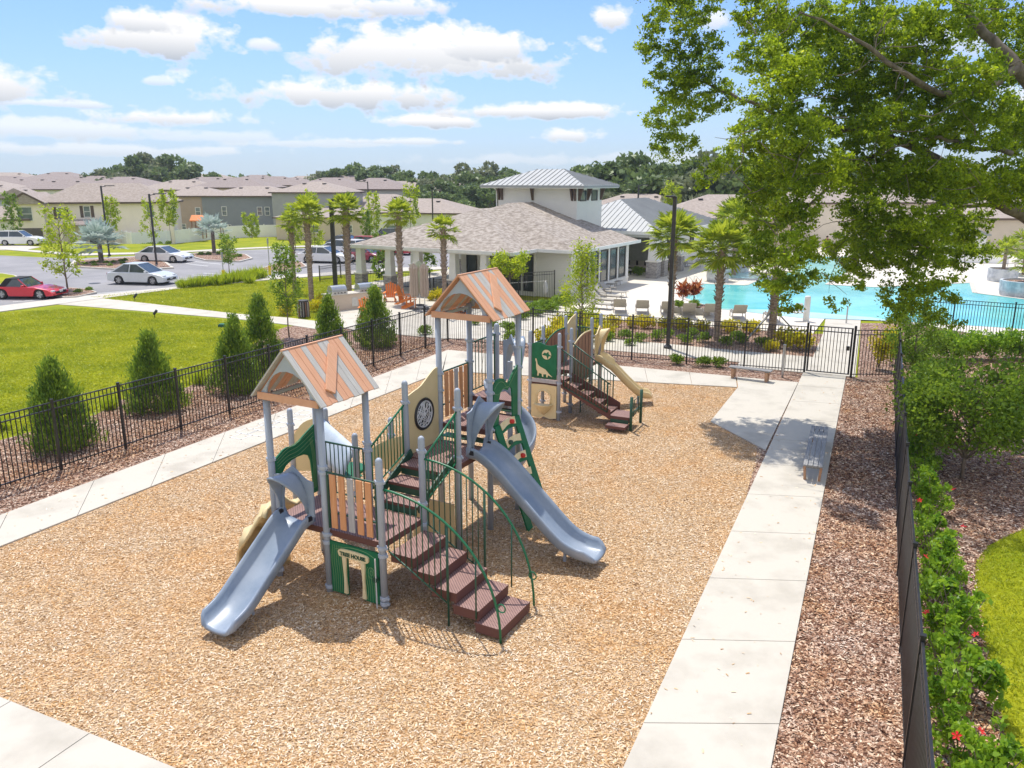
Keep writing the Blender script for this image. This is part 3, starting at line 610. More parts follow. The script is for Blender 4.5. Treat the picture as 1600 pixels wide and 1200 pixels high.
# riser panels under the upper decks
for a,b,z0,z1 in (((.1,3*U),(U-.1,3*U),D2,D3-.12),((.1,4*U),(U-.1,4*U),D3,D4-.12)):
    MB().bar((a[0],a[1],(z0+z1)/2),(b[0],b[1],(z0+z1)/2),.02,z1-z0,up=(0,1,0)).build('riser_panel',M['dgreen'],P1)
gable_roof(P1,-U-.2,.2,-.17,U+.17,3.5,4.4,1); gable_roof(P1,-.2,U+.2,3*U-.17,4*U+.17,4.5,5.36,2)
# middle stairs from the low deck to the second deck
for i in range(3):
    z=D1+.2*(i+1)-.02; v=U+U/3*(i+.5)
    if i<3:
        t=MB().box((U/2,v,z-.03),(U-.28,U/3+.02,.06)).build('stair_tread',M['maroon'],P1,bevel=.006)
        MB().box((U/2,v-U/6+.01,z-.12),(U-.3,.012,.14)).build('riser',M['dgreen'],t)
for u in (.12,U-.12): MB().bar((u,U,D1+.12),(u,2*U,D2+.1),.03,.16).build('stringer',M['dgreen'],P1)
railing(P1,(0,U),(0,2*U),D1+.25,2.3,'stair_railing','green',D2+.12,2.93,10); railing(P1,(U,U),(U,2*U),D1+.25,2.3,'stair_railing','green',D2+.12,2.95,10)
railing(P1,(-U,U),(0,U),D1+.1,2.32,'railing','dgreen',n=10)
railing(P1,(0,4*U),(0,5*U),D4+.1,3.7,'railing','dgreen',n=7)
slats(P1,(0,0),(U,0),D1+.05,2.3,['orange','orange','greyv','orange','orange'])
slats(P1,(0,3*U),(0,4*U),D3+.05,3.27,['orange','orange','greyv','orange','orange'])
# leaf-carved arch panel, far side of the low deck
def carved(T,o,ax,pts,th,name,lines,m='pgreen',inlay='pline',hole=None):
    o,ax=Vector(o),Vector(ax).normalized(); z=Vector((0,0,1)); nr=ax.cross(z)
    p=MB().prism(pts,o,ax,z,nr*th).build(name,M[m],T)
    ln=MB()
    for L in lines:
        q=[o+ax*a+z*b for a,b in L]
        for s in (-1,1): ln.tube([x+nr*s*(th/2+.001) for x in q],.0045,4)
    ln.build('carved_line',M[inlay],p); return p
def curve(pts,n=14): return [(p.x,p.y) for p in smooth_path([(a,b,0) for a,b in pts],n)]
pn=curve([(.08,2.28),(.35,2.42),(.6,2.4),(.88,2.54),(1.14,2.66)],10)+[(1.14,1.3)]+curve([(1.03,1.3),(1.01,1.8),(.94,2.1),(.65,2.16),(.34,2.08),(.22,1.85),(.2,1.3)],12)+[(.08,1.3)]
carved(P1,(-U,0,0),(0,1,0),pn,.03,'leaf_arch_panel',[curve([(.13,2.08+.06*i),(.4,2.18+.07*i),(.7,2.2+.08*i),(1.1,2.36+.08*i)]) for i in range(0,4)]+[curve([(1.04+.03*i,1.4),(1.05+.03*i,2.0),(1.0+.03*i,2.4)]) for i in (0,1,2)])
# wheel-window panel
wp=curve([(.08,3.05),(.3,3.1),(.55,3.16),(.8,3.3),(1.0,3.4),(1.14,3.42)],10)+[(1.14,1.55),(.08,1.55)]
p=MB().prism(wp,(0,2*U,0),(0,1,0),(0,0,1),(.03,0,0)).build('web_window_panel',M['tan'],P1)
cz=2.55; cv=2*U+.6; rg=MB(); ring=[Vector((.03,cv+.31*math.cos(2*PI*i/32),cz+.31*math.sin(2*PI*i/32))) for i in range(33)]; rg.tube(ring,.03,6); rg.build('window_ring',M['black'],p)
dk=MB().prism([(.3*math.cos(2*PI*i/28),.3*math.sin(2*PI*i/28)) for i in range(28)],(.018,cv,cz),(0,1,0),(0,0,1),(.012,0,0)).build('window_disc',M['glass'],p)
wb=MB(); rr=random.Random(3)
for i in range(19):
    a=rr.uniform(0,2*PI); b=a+rr.uniform(1.3,3.6); ra=rb=.265
    wb.tube([(.035,cv+ra*math.cos(a),cz+ra*math.sin(a)),(.045,cv+ra*(math.cos(a)+math.cos(b))/2+rr.uniform(-.05,.05),cz+ra*(math.sin(a)+math.sin(b))/2+rr.uniform(-.05,.05)),(.035,cv+rb*math.cos(b),cz+rb*math.sin(b))],.009,5)
wb.tube([Vector((.035,cv+.27*math.cos(2*PI*i/32),cz+.27*math.sin(2*PI*i/32))) for i in range(33)],.014,5)
wb.build('silver_web',M['silver'],p)
# tree house panel
tw=U-.16; th0=.06; th1=1.03
pts=[(.08,th0),(.08,th1),(U-.08,th1-.0),(U-.08,th0),(.8,th0),(.78,.8),(.46,.8),(.44,th0)]
tp=carved(P1,(0,-.01,0),(1,0,0),pts,.04,'tree_house_panel',[curve([(.12+.045*i,.08),(.13+.05*i,.4),(.11+.05*i,.7),(.15+.04*i,.98)]) for i in range(6)]+[curve([(.88+.055*i,.08),(.9+.045*i,.3),(.86+.055*i,.6),(.9+.04*i,.72)]) for i in range(5)]+[[(.98+r*math.cos(t*PI/6),.62+1.5*r*math.sin(t*PI/6)) for t in range(13)] for r in (.03,.07)]+[curve([(.2,.9),(.5,.99),(.85,.99),(1.05,.92)])],inlay='pline')
z=Vector((0,0,1))
for c,wd in ((.41,.07),(.82,.07)):
    MB().prism(curve([(-wd/2,.1),(-wd/2+.015,.4),(-wd/2-.01,.8)],6)+curve([(wd/2+.012,.8),(wd/2-.008,.45),(wd/2+.01,.1)],6),(c,-.045,0),(1,0,0),(0,0,1),(0,.035,0)).build('door_jamb',M['cream'],tp)
sg=MB().prism(curve([(-.3,-.06),(-.33,0),(-.29,.07),(0,.085),(.29,.06),(.33,.0),(.29,-.07),(0,-.06),(-.3,-.06)],24)[:-1],(.62,-.055,.87),(1,0,0),(0,0,1),(0,.035,0)).build('tree_house_sign',M['cream'],tp)
def text(body,size,loc,rot,m,parent,name,depth=.004,align='CENTER'):
    cu=bpy.data.curves.new('t','FONT'); cu.body=body; cu.size=size; cu.extrude=depth; cu.align_x=align; cu.align_y='CENTER'; cu.offset=.0035
    o=bpy.data.objects.new('t',cu); COL.objects.link(o); dg=bpy.context.evaluated_depsgraph_get(); me=bpy.data.meshes.new_from_object(o.evaluated_get(dg))
    bpy.data.objects.remove(o); me.materials.clear(); me.materials.append(m); q=bpy.data.objects.new(name,me); COL.objects.link(q); q.parent=parent; q.location=loc; q.rotation_euler=rot; return q
text('TREE HOUSE',.098,(.62,-.077,.868),(PI/2,0,0),M['dgreen'],tp,'lettering')
MB().lathe((0,0,0),[(.05,-.03),(.05,.03)],14).build('talk_knob',M['dgreen'],tp).matrix_local=Matrix.Translation((1.1,-.07,.55))@Matrix.Rotation(PI/2,4,'X')
MB().tube([(1.12,-.09,.0),(1.12,-.09,.95)],.012,6).build('talk_tube',M['silver'],tp)
for q in range(5): pass
# blue slide one
sp_=smooth_path([(-.61,.0,1.27),(-.61,-.22,1.23),(-.61,-.55,1.0),(-.61,-1.15,.58),(-.58,-1.57,.33),(-.55,-1.87,.24),(-.52,-2.14,.2)],24)
s1=slide(P1,[(p,(1,0,0)) for p in sp_],.66,M['slide'],wall=.2)
MB().tube([(-.62,-1.3,.42),(-.62,-1.25,0)],.03,8).build('slide_support',M['post'],s1)
h=hood(P1,(-.61,-.1,0),(1,0,0),(0,-1,0),.62,1.5,2.2,M['slide'])
for u in (-.95,-.27): MB().box((u,-.14,1.42),(.09,.09,.09)).build('hinge_bracket',M['black'],h)
# blue slide two
v2=2.5*U+.02
sp_=smooth_path([(U,v2,1.9),(U+.22,v2,1.87),(U+.6,v2,1.62),(U+1.3,v2,.98),(U+1.9,v2,.46),(U+2.3,v2+.02,.28),(U+2.72,v2+.03,.25)],26)
s2_=slide(P1,[(p,(0,1,0)) for p in sp_],.66,M['slide'],wall=.21)
MB().tube([(U+2.0,v2,.38),(U+2.0,v2,0)],.035,8).build('slide_support',M['post'],s2_)
h=hood(P1,(U+.1,v2,0),(0,1,0),(1,0,0),.62,2.1,2.95,M['slide'])
for v in (v2-.34,v2+.34): MB().box((U+.14,v,2.03),(.09,.09,.09)).build('hinge_bracket',M['black'],h)
# curved-rail front stairs
for i in range(5):
    z0=D1-.2*(i+1)-.0; u=U+.12+.43*(i+.5)-.02; off=-.02*i; wd=1.02+.0*i
    t=MB().box((u,.62+off,z0-.02),(.5,wd,.05)).box((u+.23,.62+off,z0-.1),(.03,wd,.16)).box((u,.62+off-wd/2+.015,z0-.1),(.46,.03,.13)).box((u,.62+off+wd/2-.015,z0-.1),(.46,.03,.13)).build('stair_tread',M['maroon'],P1,bevel=.005)
def arc_rail(v,zt,uend,name='curved_handrail'):
    pts=[]; 
    for i in range(21):
        t=PI/2*i/20; pts.append(Vector((U+.05+(uend-U-.05)*math.sin(t),v+(-.01 if v<.5 else .02)*i/20*3,(zt)*math.cos(t)**.92)))
    r=MB().tube(pts,.021,8).build(name,M['green'],P1,smooth=True)
    zat=lambda u:zt*math.sqrt(max(0,1-((u-U-.05)/(uend-U-.05))**2))**.92 if u<uend else 0
    b=MB(); ul=U+.12; 
    b.tube([(ul,v,D1-.12),(2.5,v,D1-.78)],.014,6)
    for i in range(11):
        u=ul+(2.5-ul)*i/10.; b.tube([(u,v,D1-.12-.66*i/10),(u,v,zat(u))],.0105,6)
    b.tube([(2.52,v,0),(2.52,v,zat(2.52))],.018,8); b.tube([(3.05,v,.3),(3.05,v,zat(3.05))],.014,6)
    b.build('baluster',M['dgreen'],r,fix=False,smooth=True)
    q=MB(); c=Vector((uend-.06,v,.62)); q.tube([c+Vector((.07*math.cos(2*PI*i/14)+.06,0,.07*math.sin(2*PI*i/14))) for i in range(15)],.012,6); q.build('grab_loop',M['green'],r)
arc_rail(.02,2.2,3.52); arc_rail(1.22,2.36,3.46)
# leaf-hold climber with vine arch
def hole_panel(T,o,ax,ay,W,Hh,holes,th,name,m='pgreen'):
    "ladder-like panel: two stiles and rungs"
    return None
ax=Vector((0,1,0)); top=Vector((U+.03,3*U,2.2)); bot=Vector((1.98,3.86,-.05))
ay=(Vector((1.95,3.86,0))-Vector((U+.03,3.7,2.2))); 
cl=MB(); o=Vector((U+.05,3*U+.08,2.25)); dn=(Vector((1.97,3.93,0))-o); Ld=dn.length; dn.normalize(); nr=dn.cross(ax).normalized()
W_=U-.16
cl.prism([(0,0),(.23,0),(.21,Ld*.5),(.22,Ld),(0,Ld)],o,ax,dn,nr*.04); cl.prism([(W_-.23,0),(W_,0),(W_,Ld),(W_-.22,Ld),(W_-.21,Ld*.5)],o,ax,dn,nr*.04)
nr_=6
for i in range(nr_):
    q=Ld*(.05+i*.165); cl.prism(curve([(.15,q),(W_/2,q-.06),(W_-.15,q)],6)+curve([(W_-.15,q+.1),(W_/2,q+.05),(.15,q+.1)],6),o,ax,dn,nr*.038)
c_=cl.build('hold_climber',M['pgreen'],P1)
for i in range(5):
    q=Ld*(.05+i*.165); s=MB().prism(curve([(.2,q-.13),(W_/2,q-.17),(W_-.22,q-.14)],6)+curve([(W_-.25,q+.02),(W_/2,q-.04),(.22,q+.02)],6),o+nr*.03*(1 if nr.x>0 else -1),ax,dn,nr*.012).build('cream_step_inlay',M['cream'],c_)
    sg_=nr if nr.x>0 else -nr; cc_=o+ax*(W_*(.6 if i%2==0 else .32))+dn*(q-.07)+sg_*.06
    MB().add(*(lambda s:(s.v,s.f))(MB().lathe(cc_,[(.0,-.05),(.055,-.035),(.065,0),(.045,.04),(.0,.05)],8))).build('climbing_hold',M['red'] if i%2==0 else M['dgreen'],c_)
va=curve([(0,3.12),(.15,3.22),(.4,3.2),(.62,3.05),(.85,3.25),(1.04,3.36)],12)+[(1.04,2.2),(.84,2.2)]+curve([(.82,2.5),(.8,2.85),(.7,2.97),(.6,2.9),(.42,2.97),(.24,2.85),(.24,2.5),(.2,2.2)],12)+[(0,2.2)]
carved(P1,(U+.02,3*U+.09,0),(0,1,0),va,.035,'vine_arch_panel',[curve([(.04,3.05),(.2,3.15),(.4,3.12),(.6,2.96),(.85,3.15),(1.0,3.25)]),curve([(.04,2.95),(.2,2.9),(.4,2.98),(.62,2.98)])])
MB().bar((U,4*U+.06,2.2),(U,4*U+.06,3.75),.04,.14,up=(0,1,0)).build('end_panel',M['pgreen'],P1)
# spiral slide behind tower two
rows=[]; cu,cvv=.62,5.62
path=[]
for i in range(27):
    t=i/26; a=R(215)-t*R(330); z_=2.55-2.2*t**.95; rad=.36
    path.append((Vector((cu+rad*math.cos(a),cvv+rad*math.sin(a),z_)),Vector((math.cos(a),math.sin(a),.12))))
slide(P1,path,.42,M['slide'],'spiral_slide',wall=.24)
MB().lathe((cu,cvv,0),[(.06,0),(.06,3.2)],12).build('spiral_pole',M['post'],P1)
a=Vector((0,5*U,0)); b=Vector((U,4*U,0)); d_=(b-a).normalized(); o_=Vector((-d_.y,d_.x,0)); o_=o_ if o_.x>0 else -o_
hood(P1,(a+b)/2+o_*.1,d_,o_,.95,2.7,3.7,M['slide'],reach=.25)
# tan rock climber left of slide one
rows=[]; rr=random.Random(8)
for i in range(15):
    t=i/14; row=[]
    for j in range(9):
        s=j/8; u=-U-.02-.95*t**.8; z_=1.24*(1-t**1.25)+.0
        bump=.13*math.sin(7*t*PI+s*4)*math.sin(s*PI)+.07*math.sin(s*13+t*9)
        row.append(Vector((u-.25*bump-.12*math.sin(s*PI),-.22+.95*s+.08*math.sin(t*8),max(-.02,z_+bump*.8+.12*math.sin(s*PI)))))
    rows.append(row)
c_=MB().grid(rows).build('rock_climber',M['tan'],P1,smooth=True,solid=.06)
MB().lathe((-U-.5,.4,0),[(.3,0),(.26,.3),(.18,.7),(.1,.8)],12).build('rock_base',M['tan'],c_,smooth=True)
# low play pod behind tower one
post(P1,-3.2,2.55,2.35,(1.98,.9)); post(P1,-2.55,2.95,2.35,(2.0,.9)); post(P1,-1.11,2.19,2.2,(1.85,.9)); post(P1,-1.15,3.45,2.2,(1.8,.9))
tp_=curve([(.06,1.75),(.25,2.0),(.5,2.1),(.72,2.0)],8)+[(.72,.9),(.06,.9)]
a=Vector((-3.2,2.55,0)); b=Vector((-2.55,2.95,0)); d_=(b-a).normalized()
hp=MB().prism(tp_,a,d_,(0,0,1),Vector((-d_.y,d_.x,0))*.03).build('gong_panel',M['tan'],P1)
MB().prism([(.28,1.75),(.34,1.82),(.36,1.7),(.44,1.8),(.4,1.68),(.3,1.66)],a+Vector((d_.y,-d_.x,0))*.02,d_,(0,0,1),Vector((-d_.y,d_.x,0))*.012).build('relief_mark',M['cream'],hp)
a=Vector((-2.55,2.9,0)); b=Vector((-1.11,2.25,0)); d_=(b-a).normalized(); q=Vector((d_.y,-d_.x,0))
rows=[[a.lerp(b,t)+q*(.34*math.sin(s*PI/2))+Vector((0,0,2.1-.25*t-.62*s)) for s in (0,.25,.5,.75,1)] for t in [i/8 for i in range(9)]]
MB().grid(rows).build('pale_slope_panel',mat('pale_blue_plastic',(.4,.47,.55),(.47,.53,.6),rough=.5),P1,smooth=True,solid=.03)
MB().bar(a+Vector((.1,0,1.35)),b+Vector((-.1,0,1.2)),.02,.35,up=q).build('leaf_inset_panel',M['pgreen'],P1)
a=Vector((-1.15,3.4,0)); b=Vector((-.05,3.3,0)); d_=(b-a).normalized()
MB().prism(curve([(-.75,1.25),(-.4,1.5),(0,1.72),(.5,1.9),(.95,2.0)],10)+[(.95,1.0),(-.75,1.0)],a,d_,(0,0,1),Vector((-d_.y,d_.x,0))*.03).build('curved_tan_panel',M['tan'],P1)
MB().lathe((-1.9,2.9,0),[(.02,1.0),(.34,1.02),(.36,1.08),(.34,1.1),(.02,1.12)],20).build('drum_table',M['pgreen'],P1)
# shop panel tucked under the middle stairs
MB().prism([(.1,.1),(.1,1.0),(1.1,1.0),(1.1,.1)],(.0,2*U,0),(1,0,0),(0,0,1),(0,.03,0)).build('under_deck_panel',M['tan'],P1)
# ------------------------------------------------------------------ playground two
P2=thing('play_structure','smaller playground set with a tan slide and green dinosaur panel','play structure',(.56,23.94,0),R(-26))
s=.96; G2=[(0,0,2.75),(s,0,2.75),(s,s,2.75),(0,s,2.75),(.3,2.1,2.92),(.27,3.04,2.92),(1.2,2.1,2.92),(1.17,3.04,2.92)]
for (u,v,h) in G2: post(P2,u,v,h,(2.32,1.2,.3),r=.055)
deck(P2,[(0,0),(s,0),(s,s),(0,s)],1.2); deck(P2,[(0,s+.01),(s,s+.01),(1.2,2.1),(1.2,3.04),(.27,3.04),(.3,2.1)],1.4)
dp=curve([(.07,2.36),(.3,2.42),(.5,2.35),(.7,2.34),(.89,2.4)],8)+[(.89,1.3),(.07,1.3)]
dpn=MB().prism(dp,(0,-.02,0),(1,0,0),(0,0,1),(0,.03,0)).build('dinosaur_panel',M['pgreen'],P2)
MB().prism([(.56+.15*math.cos(i*PI/10),2.06+.15*math.sin(i*PI/10)) for i in range(20)],(0,-.043,0),(1,0,0),(0,0,1),(0,.012,0)).build('moon_disc',M['cream'],dpn)
MB().prism([(.42,2.05),(.5,2.12),(.56,2.1),(.62,2.16),(.64,2.08),(.74,2.02),(.64,2.02),(.6,1.92),(.56,2.02),(.5,2.03)],(0,-.052,0),(1,0,0),(0,0,1),(0,.008,0)).build('flying_reptile',M['pgreen'],dpn)
din=[(.2,1.92),(.23,1.9),(.25,1.82),(.27,1.74),(.33,1.68),(.42,1.64),(.52,1.6),(.6,1.52),(.68,1.44),(.76,1.38),(.68,1.4),(.62,1.43),(.6,1.36),(.56,1.36),(.56,1.45),(.46,1.44),(.46,1.36),(.42,1.36),(.41,1.45),(.32,1.47),(.3,1.38),(.26,1.38),(.27,1.5),(.23,1.58),(.22,1.7),(.22,1.8),(.19,1.87)]
MB().prism(din,(0,-.045,0),(1,0,0),(0,0,1),(0,.014,0)).build('long_neck_dinosaur',M['cream'],dpn)
gl=MB()
for i in range(16): u=.1+.05*i; gl.prism([(u,1.31),(u+.012,1.4+.03*(i%3)),(u+.03,1.31)],(0,-.04,0),(1,0,0),(0,0,1),(0,.008,0))
gl.build('carved_grass',M['dgreen'],dpn)
MB().box((s/2,-.02,1.22),(s-.14,.05,.1)).build('deck_edge',M['greyv'],P2)
ap=curve([(.06,1.1),(.3,1.14),(.5,1.1),(.7,1.13),(.9,1.1)],8)+curve([(.9,.08),(.7,.04),(.5,.1),(.3,.05),(.06,.1)],8)
# arch panel: ring around the opening
def arch_hole(cx,z0,z1,r,n=12): return [(cx+r,z0)]+[(cx+r*math.cos(PI*i/n),z1-r+r*math.sin(PI*i/n)) for i in range(n+1)]+[(cx-r,z0)]
outer=[(.48,1.12),(.06,1.1),(.06,.08),(.3,.04),(.48,.1)]; rgt=[(.48,1.12),(.9,1.1),(.9,.08),(.68,.04),(.48,.1)]
hl=[(.48-.22*math.sin(PI/2*i/6),.7+.22*math.cos(PI/2*i/6)) for i in range(7)]+[(.26,.5),(.48,.5)]
hr=[(.48+.22*math.sin(PI/2*i/6),.7+.22*math.cos(PI/2*i/6)) for i in range(7)]+[(.7,.5),(.48,.5)]
apn=MB()
apn.prism([(.06,.08),(.3,.04),(.48,.1),(.48,.5)]+hl[::-1][1:]+[(.48,1.12),(.06,1.1)],(0,-.02,0),(1,0,0),(0,0,1),(0,.05,0))
apn.prism([(.9,.08),(.68,.04),(.48,.1),(.48,.5)]+hr[::-1][1:]+[(.48,1.12),(.9,1.1)],(0,-.02,0),(1,0,0),(0,0,1),(0,.05,0))
apo=apn.build('arch_window_panel',M['tan'],P2)
MB().tube([(.26,-.05,.5)]+[(.48+.24*math.cos(PI-PI*i/10),-.05,.7+.24*math.sin(PI*i/10)) for i in range(11)]+[(.7,-.05,.5)],.028,8).build('arch_trim',M['tan'],apo,smooth=True)
bw=MB(); rows=[]
for i in range(8):
    t=i/7; rows.append([Vector((.48+(.31*(1-t)**.7)*math.cos(PI+PI*j/12),-.05+(.24*(1-t)**.8)*math.sin(PI+PI*j/12),.5-.34*t)) for j in range(13)])
bw.grid(rows); bw.prism([(.48+.31*math.cos(PI+PI*j/12)-.48,.24*math.sin(PI+PI*j/12)) for j in range(13)],(.48,-.05,.5),(1,0,0),(0,1,0),(0,0,.02))
bw.build('sand_bowl',M['tan'],apo,smooth=False)
# arched brown wing panels
def wing(a,b,z0,flip,name='arched_plank_panel'):
    a,b=Vector((a[0],a[1],0)),Vector((b[0],b[1],0)); d=(b-a); L=d.length; d.normalize(); q=Vector((-d.y,d.x,0)); n=6
    fr=[]; prof=lambda t: z0+1.08+.42*math.sin(t*PI/2)
    pts=curve([(L*.05,prof(.0)),(L*.3,prof(.35)),(L*.6,prof(.7)),(L*.96,prof(1))],10)+[(L*.96,z0-.0),(L*.5,z0-.12),(L*.05,z0+.05)]
    p=MB().prism(pts,a,d,(0,0,1),q*.03).build(name,M['brownp'],P2)
    g=MB()
    for i in range(1,n): 
        t=i/n; g.bar(a+d*(L*t)-q*.018+Vector((0,0,z0)),a+d*(L*t)-q*.018+Vector((0,0,prof(t)-.03)),.006,.012); 
    g.build('board_joint',M['black'],p)
    MB().tube([a+d*x+Vector((0,0,zz)) for x,zz in curve([(L*.05,prof(.0)+.02),(L*.3,prof(.35)+.02),(L*.6,prof(.7)+.02),(L*.96,prof(1)+.02)],10)],.022,6).build('top_trim',M['pgreen'] if flip else M['tan'],p)
wing((0,s),(.3,2.1),1.0,True); wing((s,s),(1.2,2.1),1.0,False)
MB().prism(curve([(.08,2.6),(.4,2.75),(.85,2.85)],6)+[(.85,1.5),(.08,1.5)],(.3,2.1,0),(0,1,0),(0,0,1),(.03,0,0)).build('tan_side_panel',M['tan'],P2)
railing(P2,(.3,3.04),(1.17,3.04),1.5,2.4,n=8); railing(P2,(0,0),(0,s),1.3,2.3,n=8)
# tan slide and hood
v2=2.58
sp_=smooth_path([(1.25,v2,1.48),(1.42,v2,1.45),(1.75,v2+.06,1.18),(2.15,v2+.2,.75),(2.5,v2+.36,.4),(2.7,v2+.5,.28),(2.95,v2+.64,.25)],22)
ts=slide(P2,[(p,(-.35 if i>6 else 0,1,0)) for i,p in enumerate(sp_)],.5,M['tan'],wall=.18)
MB().tube([(2.55,v2+.4,.32),(2.55,v2+.4,0)],.03,8).build('slide_support',M['post'],ts)
h=hood(P2,(1.3,v2,0),(0,1,0),(1,0,0),.55,1.7,2.45,M['tan'],reach=.3)
# boxed stair with rails
for v in (.02,s-.04):
    MB().prism([(0,-.06),(1.6,-.86),(1.6,-.6),(1.6,-.55),(0,.22)],(s+.06,v,1.12),(1,0,0),(0,0,1),(0,.025,0)).build('stringer',M['maroon'],P2)
for i in range(4):
    t=MB().box((s+.28+.38*i,s/2,1.02-.2*i),(.36,s-.12,.04)).box((s+.45+.38*i,s/2,.93-.2*i),(.02,s-.12,.16)).build('stair_tread',M['maroon'],P2)
railing(P2,(s,.0),(s+1.72,.0),1.18,2.3,'stair_railing','dgreen',.42,1.3,14); railing(P2,(s,s-.02),(s+1.55,s-.02),1.2,2.3,'stair_railing','dgreen',.5,1.32,13)
MB().box((s+1.95,.35,.38),(.62,.7,.05)).box((s+1.95,.02,.3),(.6,.03,.14)).build('platform_step',M['maroon'],P2,bevel=.006)
MB().box((s+1.95,-.22,.17),(.6,.36,.09)).build('low_step',M['maroon'],P2,bevel=.006)
MB().box((s+1.95,-.0,.2),(.56,.02,.22)).build('riser_panel',M['dgreen'],P2)
for v in (-.05,.92):
    g=MB().tube([(s+2.32,v,0),(s+2.32,v,1.05)],.045,10).build('green_post',M['dgreen'],P2,smooth=True)
MB().tube([(s+2.32,.2,.4),(s+2.32,.2,.9),(s+2.32,.67,.9),(s+2.32,.67,.4)],.018,6).build('grab_bar',M['dgreen'],P2)
MB().bar((s+2.3,-.05,.5),(s+2.3,.92,.5),.03,.1).build('cross_panel',M['dgreen'],P2)
# rung ladder between c and the slide
ld=MB()
for i in range(5): ld.tube([(1.25,1.1,.25+.22*i),(1.3,2.0,.25+.22*i)],.014,6)
ld.tube([(1.25,1.1,0),(1.25,1.1,1.3)],.018,6); ld.tube([(1.3,2.0,0),(1.3,2.0,1.3)],.018,6); ld.build('rung_ladder',M['dgreen'],P2)
# ------------------------------------------------------------------ benches and the rules sign post
def bench(label,A,B,w,h=.43):
    A,B=Vector((A[0],A[1],0)),Vector((B[0],B[1],0)); d=(B-A); L=d.length; T=thing('park_bench',label,'bench',((A+B)/2),math.atan2(d.y,d.x))
    for i in range(4):
        y=-w/2+w/4*(i+.5); MB().box((0,y,h+.02),(L,w/4-.018,.04)).build('seat_plank',M['wood'],T,bevel=.005)
    for sx in (-1,1):
        x=sx*(L/2-.16)
        for sy in (-1,1): MB().prism([(-.045,0),(.045,0),(.06,h-.03),(-.06,h-.03)],(x,sy*(w/2-.07)-sy*0,0),(1,0,0),(0,sy*.08,1),(0,.06,0)).build('leg',M['woodleg'],T,bevel=.004)
        MB().box((x,0,h-.04),(.07,w-.06,.07)).build('bearer',M['wood'],T)
    return T
bench('weathered grey slatted bench standing alone on the right-hand path',at(1270,730,.43),at(1281,668,.43),.46)
bench('plain pale bench at the edge of the rear path near the gate',at(1140,573,.43),at(1206,581,.43),.34)
c=at(1222,590); T=thing('short_sign_post','bare grey sign post standing in bark beside the gate fence','post',c)
MB().box((0,0,.62),(.07,.07,1.24)).build('post',M['steel'],T); MB().box((0,0,1.25),(.085,.085,.03)).build('post_cap',M['steel'],T)
M['brownf']=mat('brown_fascia',(.12,.08,.06),None,rough=.6)
# ------------------------------------------------------------------ buildings
def hipgeo(mb,x0,x1,y0,y1,ze,sl,thick=.14,gable=None):
    "hip roof over a rectangle; gable = 'x' ends or 'y' ends left vertical"
    w,d=x1-x0,y1-y0; h=min(w,d)/2
    if gable=='x': rx0,rx1=(x0,x1); ry0=ry1=(y0+y1)/2; zr=ze+sl*d/2
    elif gable=='y': ry0,ry1=y0,y1; rx0=rx1=(x0+x1)/2; zr=ze+sl*w/2
    elif w>=d: rx0,rx1=x0+h,x1-h; ry0=ry1=(y0+y1)/2; zr=ze+sl*h
    else: ry0,ry1=y0+h,y1-h; rx0=rx1=(x0+x1)/2; zr=ze+sl*h
    B=[(x0,y0,ze),(x1,y0,ze),(x1,y1,ze),(x0,y1,ze)]; b=[(x,y,z-thick) for x,y,z in B]
    if w>=d and gable!='y' or gable=='x':
        A,C=(rx0,ry0,zr),(rx1,ry0,zr); v=B+[A,C]+b
        f=[(0,1,5,4),(1,2,5),(2,3,4,5),(3,0,4)]
    else:
        A,C=(rx0,ry0,zr),(rx0,ry1,zr); v=B+[A,C]+b
        f=[(0,1,4),(1,2,5,4),(2,3,5),(3,0,4,5)]
    f+=[(0,6,7,1),(1,7,8,2),(2,8,9,3),(3,9,6,0),(6,9,8,7)]
    mb.add(v,f); return A,C,zr
def window(T,o,ax,nr,w,h,frame='white',mull=1,glass='glassl',name='window',shut=None,t=.07):
    o,ax,nr=Vector(o),Vector(ax).normalized(),Vector(nr).normalized(); z=Vector((0,0,1)); m=MB()
    for s in (-1,1): m.bar(o+ax*s*(w/2-t/2)-z*h/2+nr*.03,o+ax*s*(w/2-t/2)+z*h/2+nr*.03,t,.07,up=nr)
    for s in (-1,1): m.bar(o-ax*(w/2-t)+z*s*(h/2-t/2)+nr*.028,o+ax*(w/2-t)+z*s*(h/2-t/2)+nr*.028,.066,t,up=z)
    for i in range(mull): zz=-h/2+h*(i+1)/(mull+1); m.bar(o-ax*(w/2-t)+z*zz+nr*.025,o+ax*(w/2-t)+z*zz+nr*.025,.05,.05)
    f=m.build(name,M[frame],T)
    MB().bar(o-z*(h/2-t)+nr*.015,o+z*(h/2-t)+nr*.015,.02,w-2*t,up=ax).build('pane',M[glass],f)
    if shut:
        for s in (-1,1): MB().bar(o+ax*s*(w/2+.22)-z*h/2+nr*.02,o+ax*s*(w/2+.22)+z*h/2+nr*.02,.03,.36,up=ax).build('shutter',M[shut],f)
    return f
HM={}
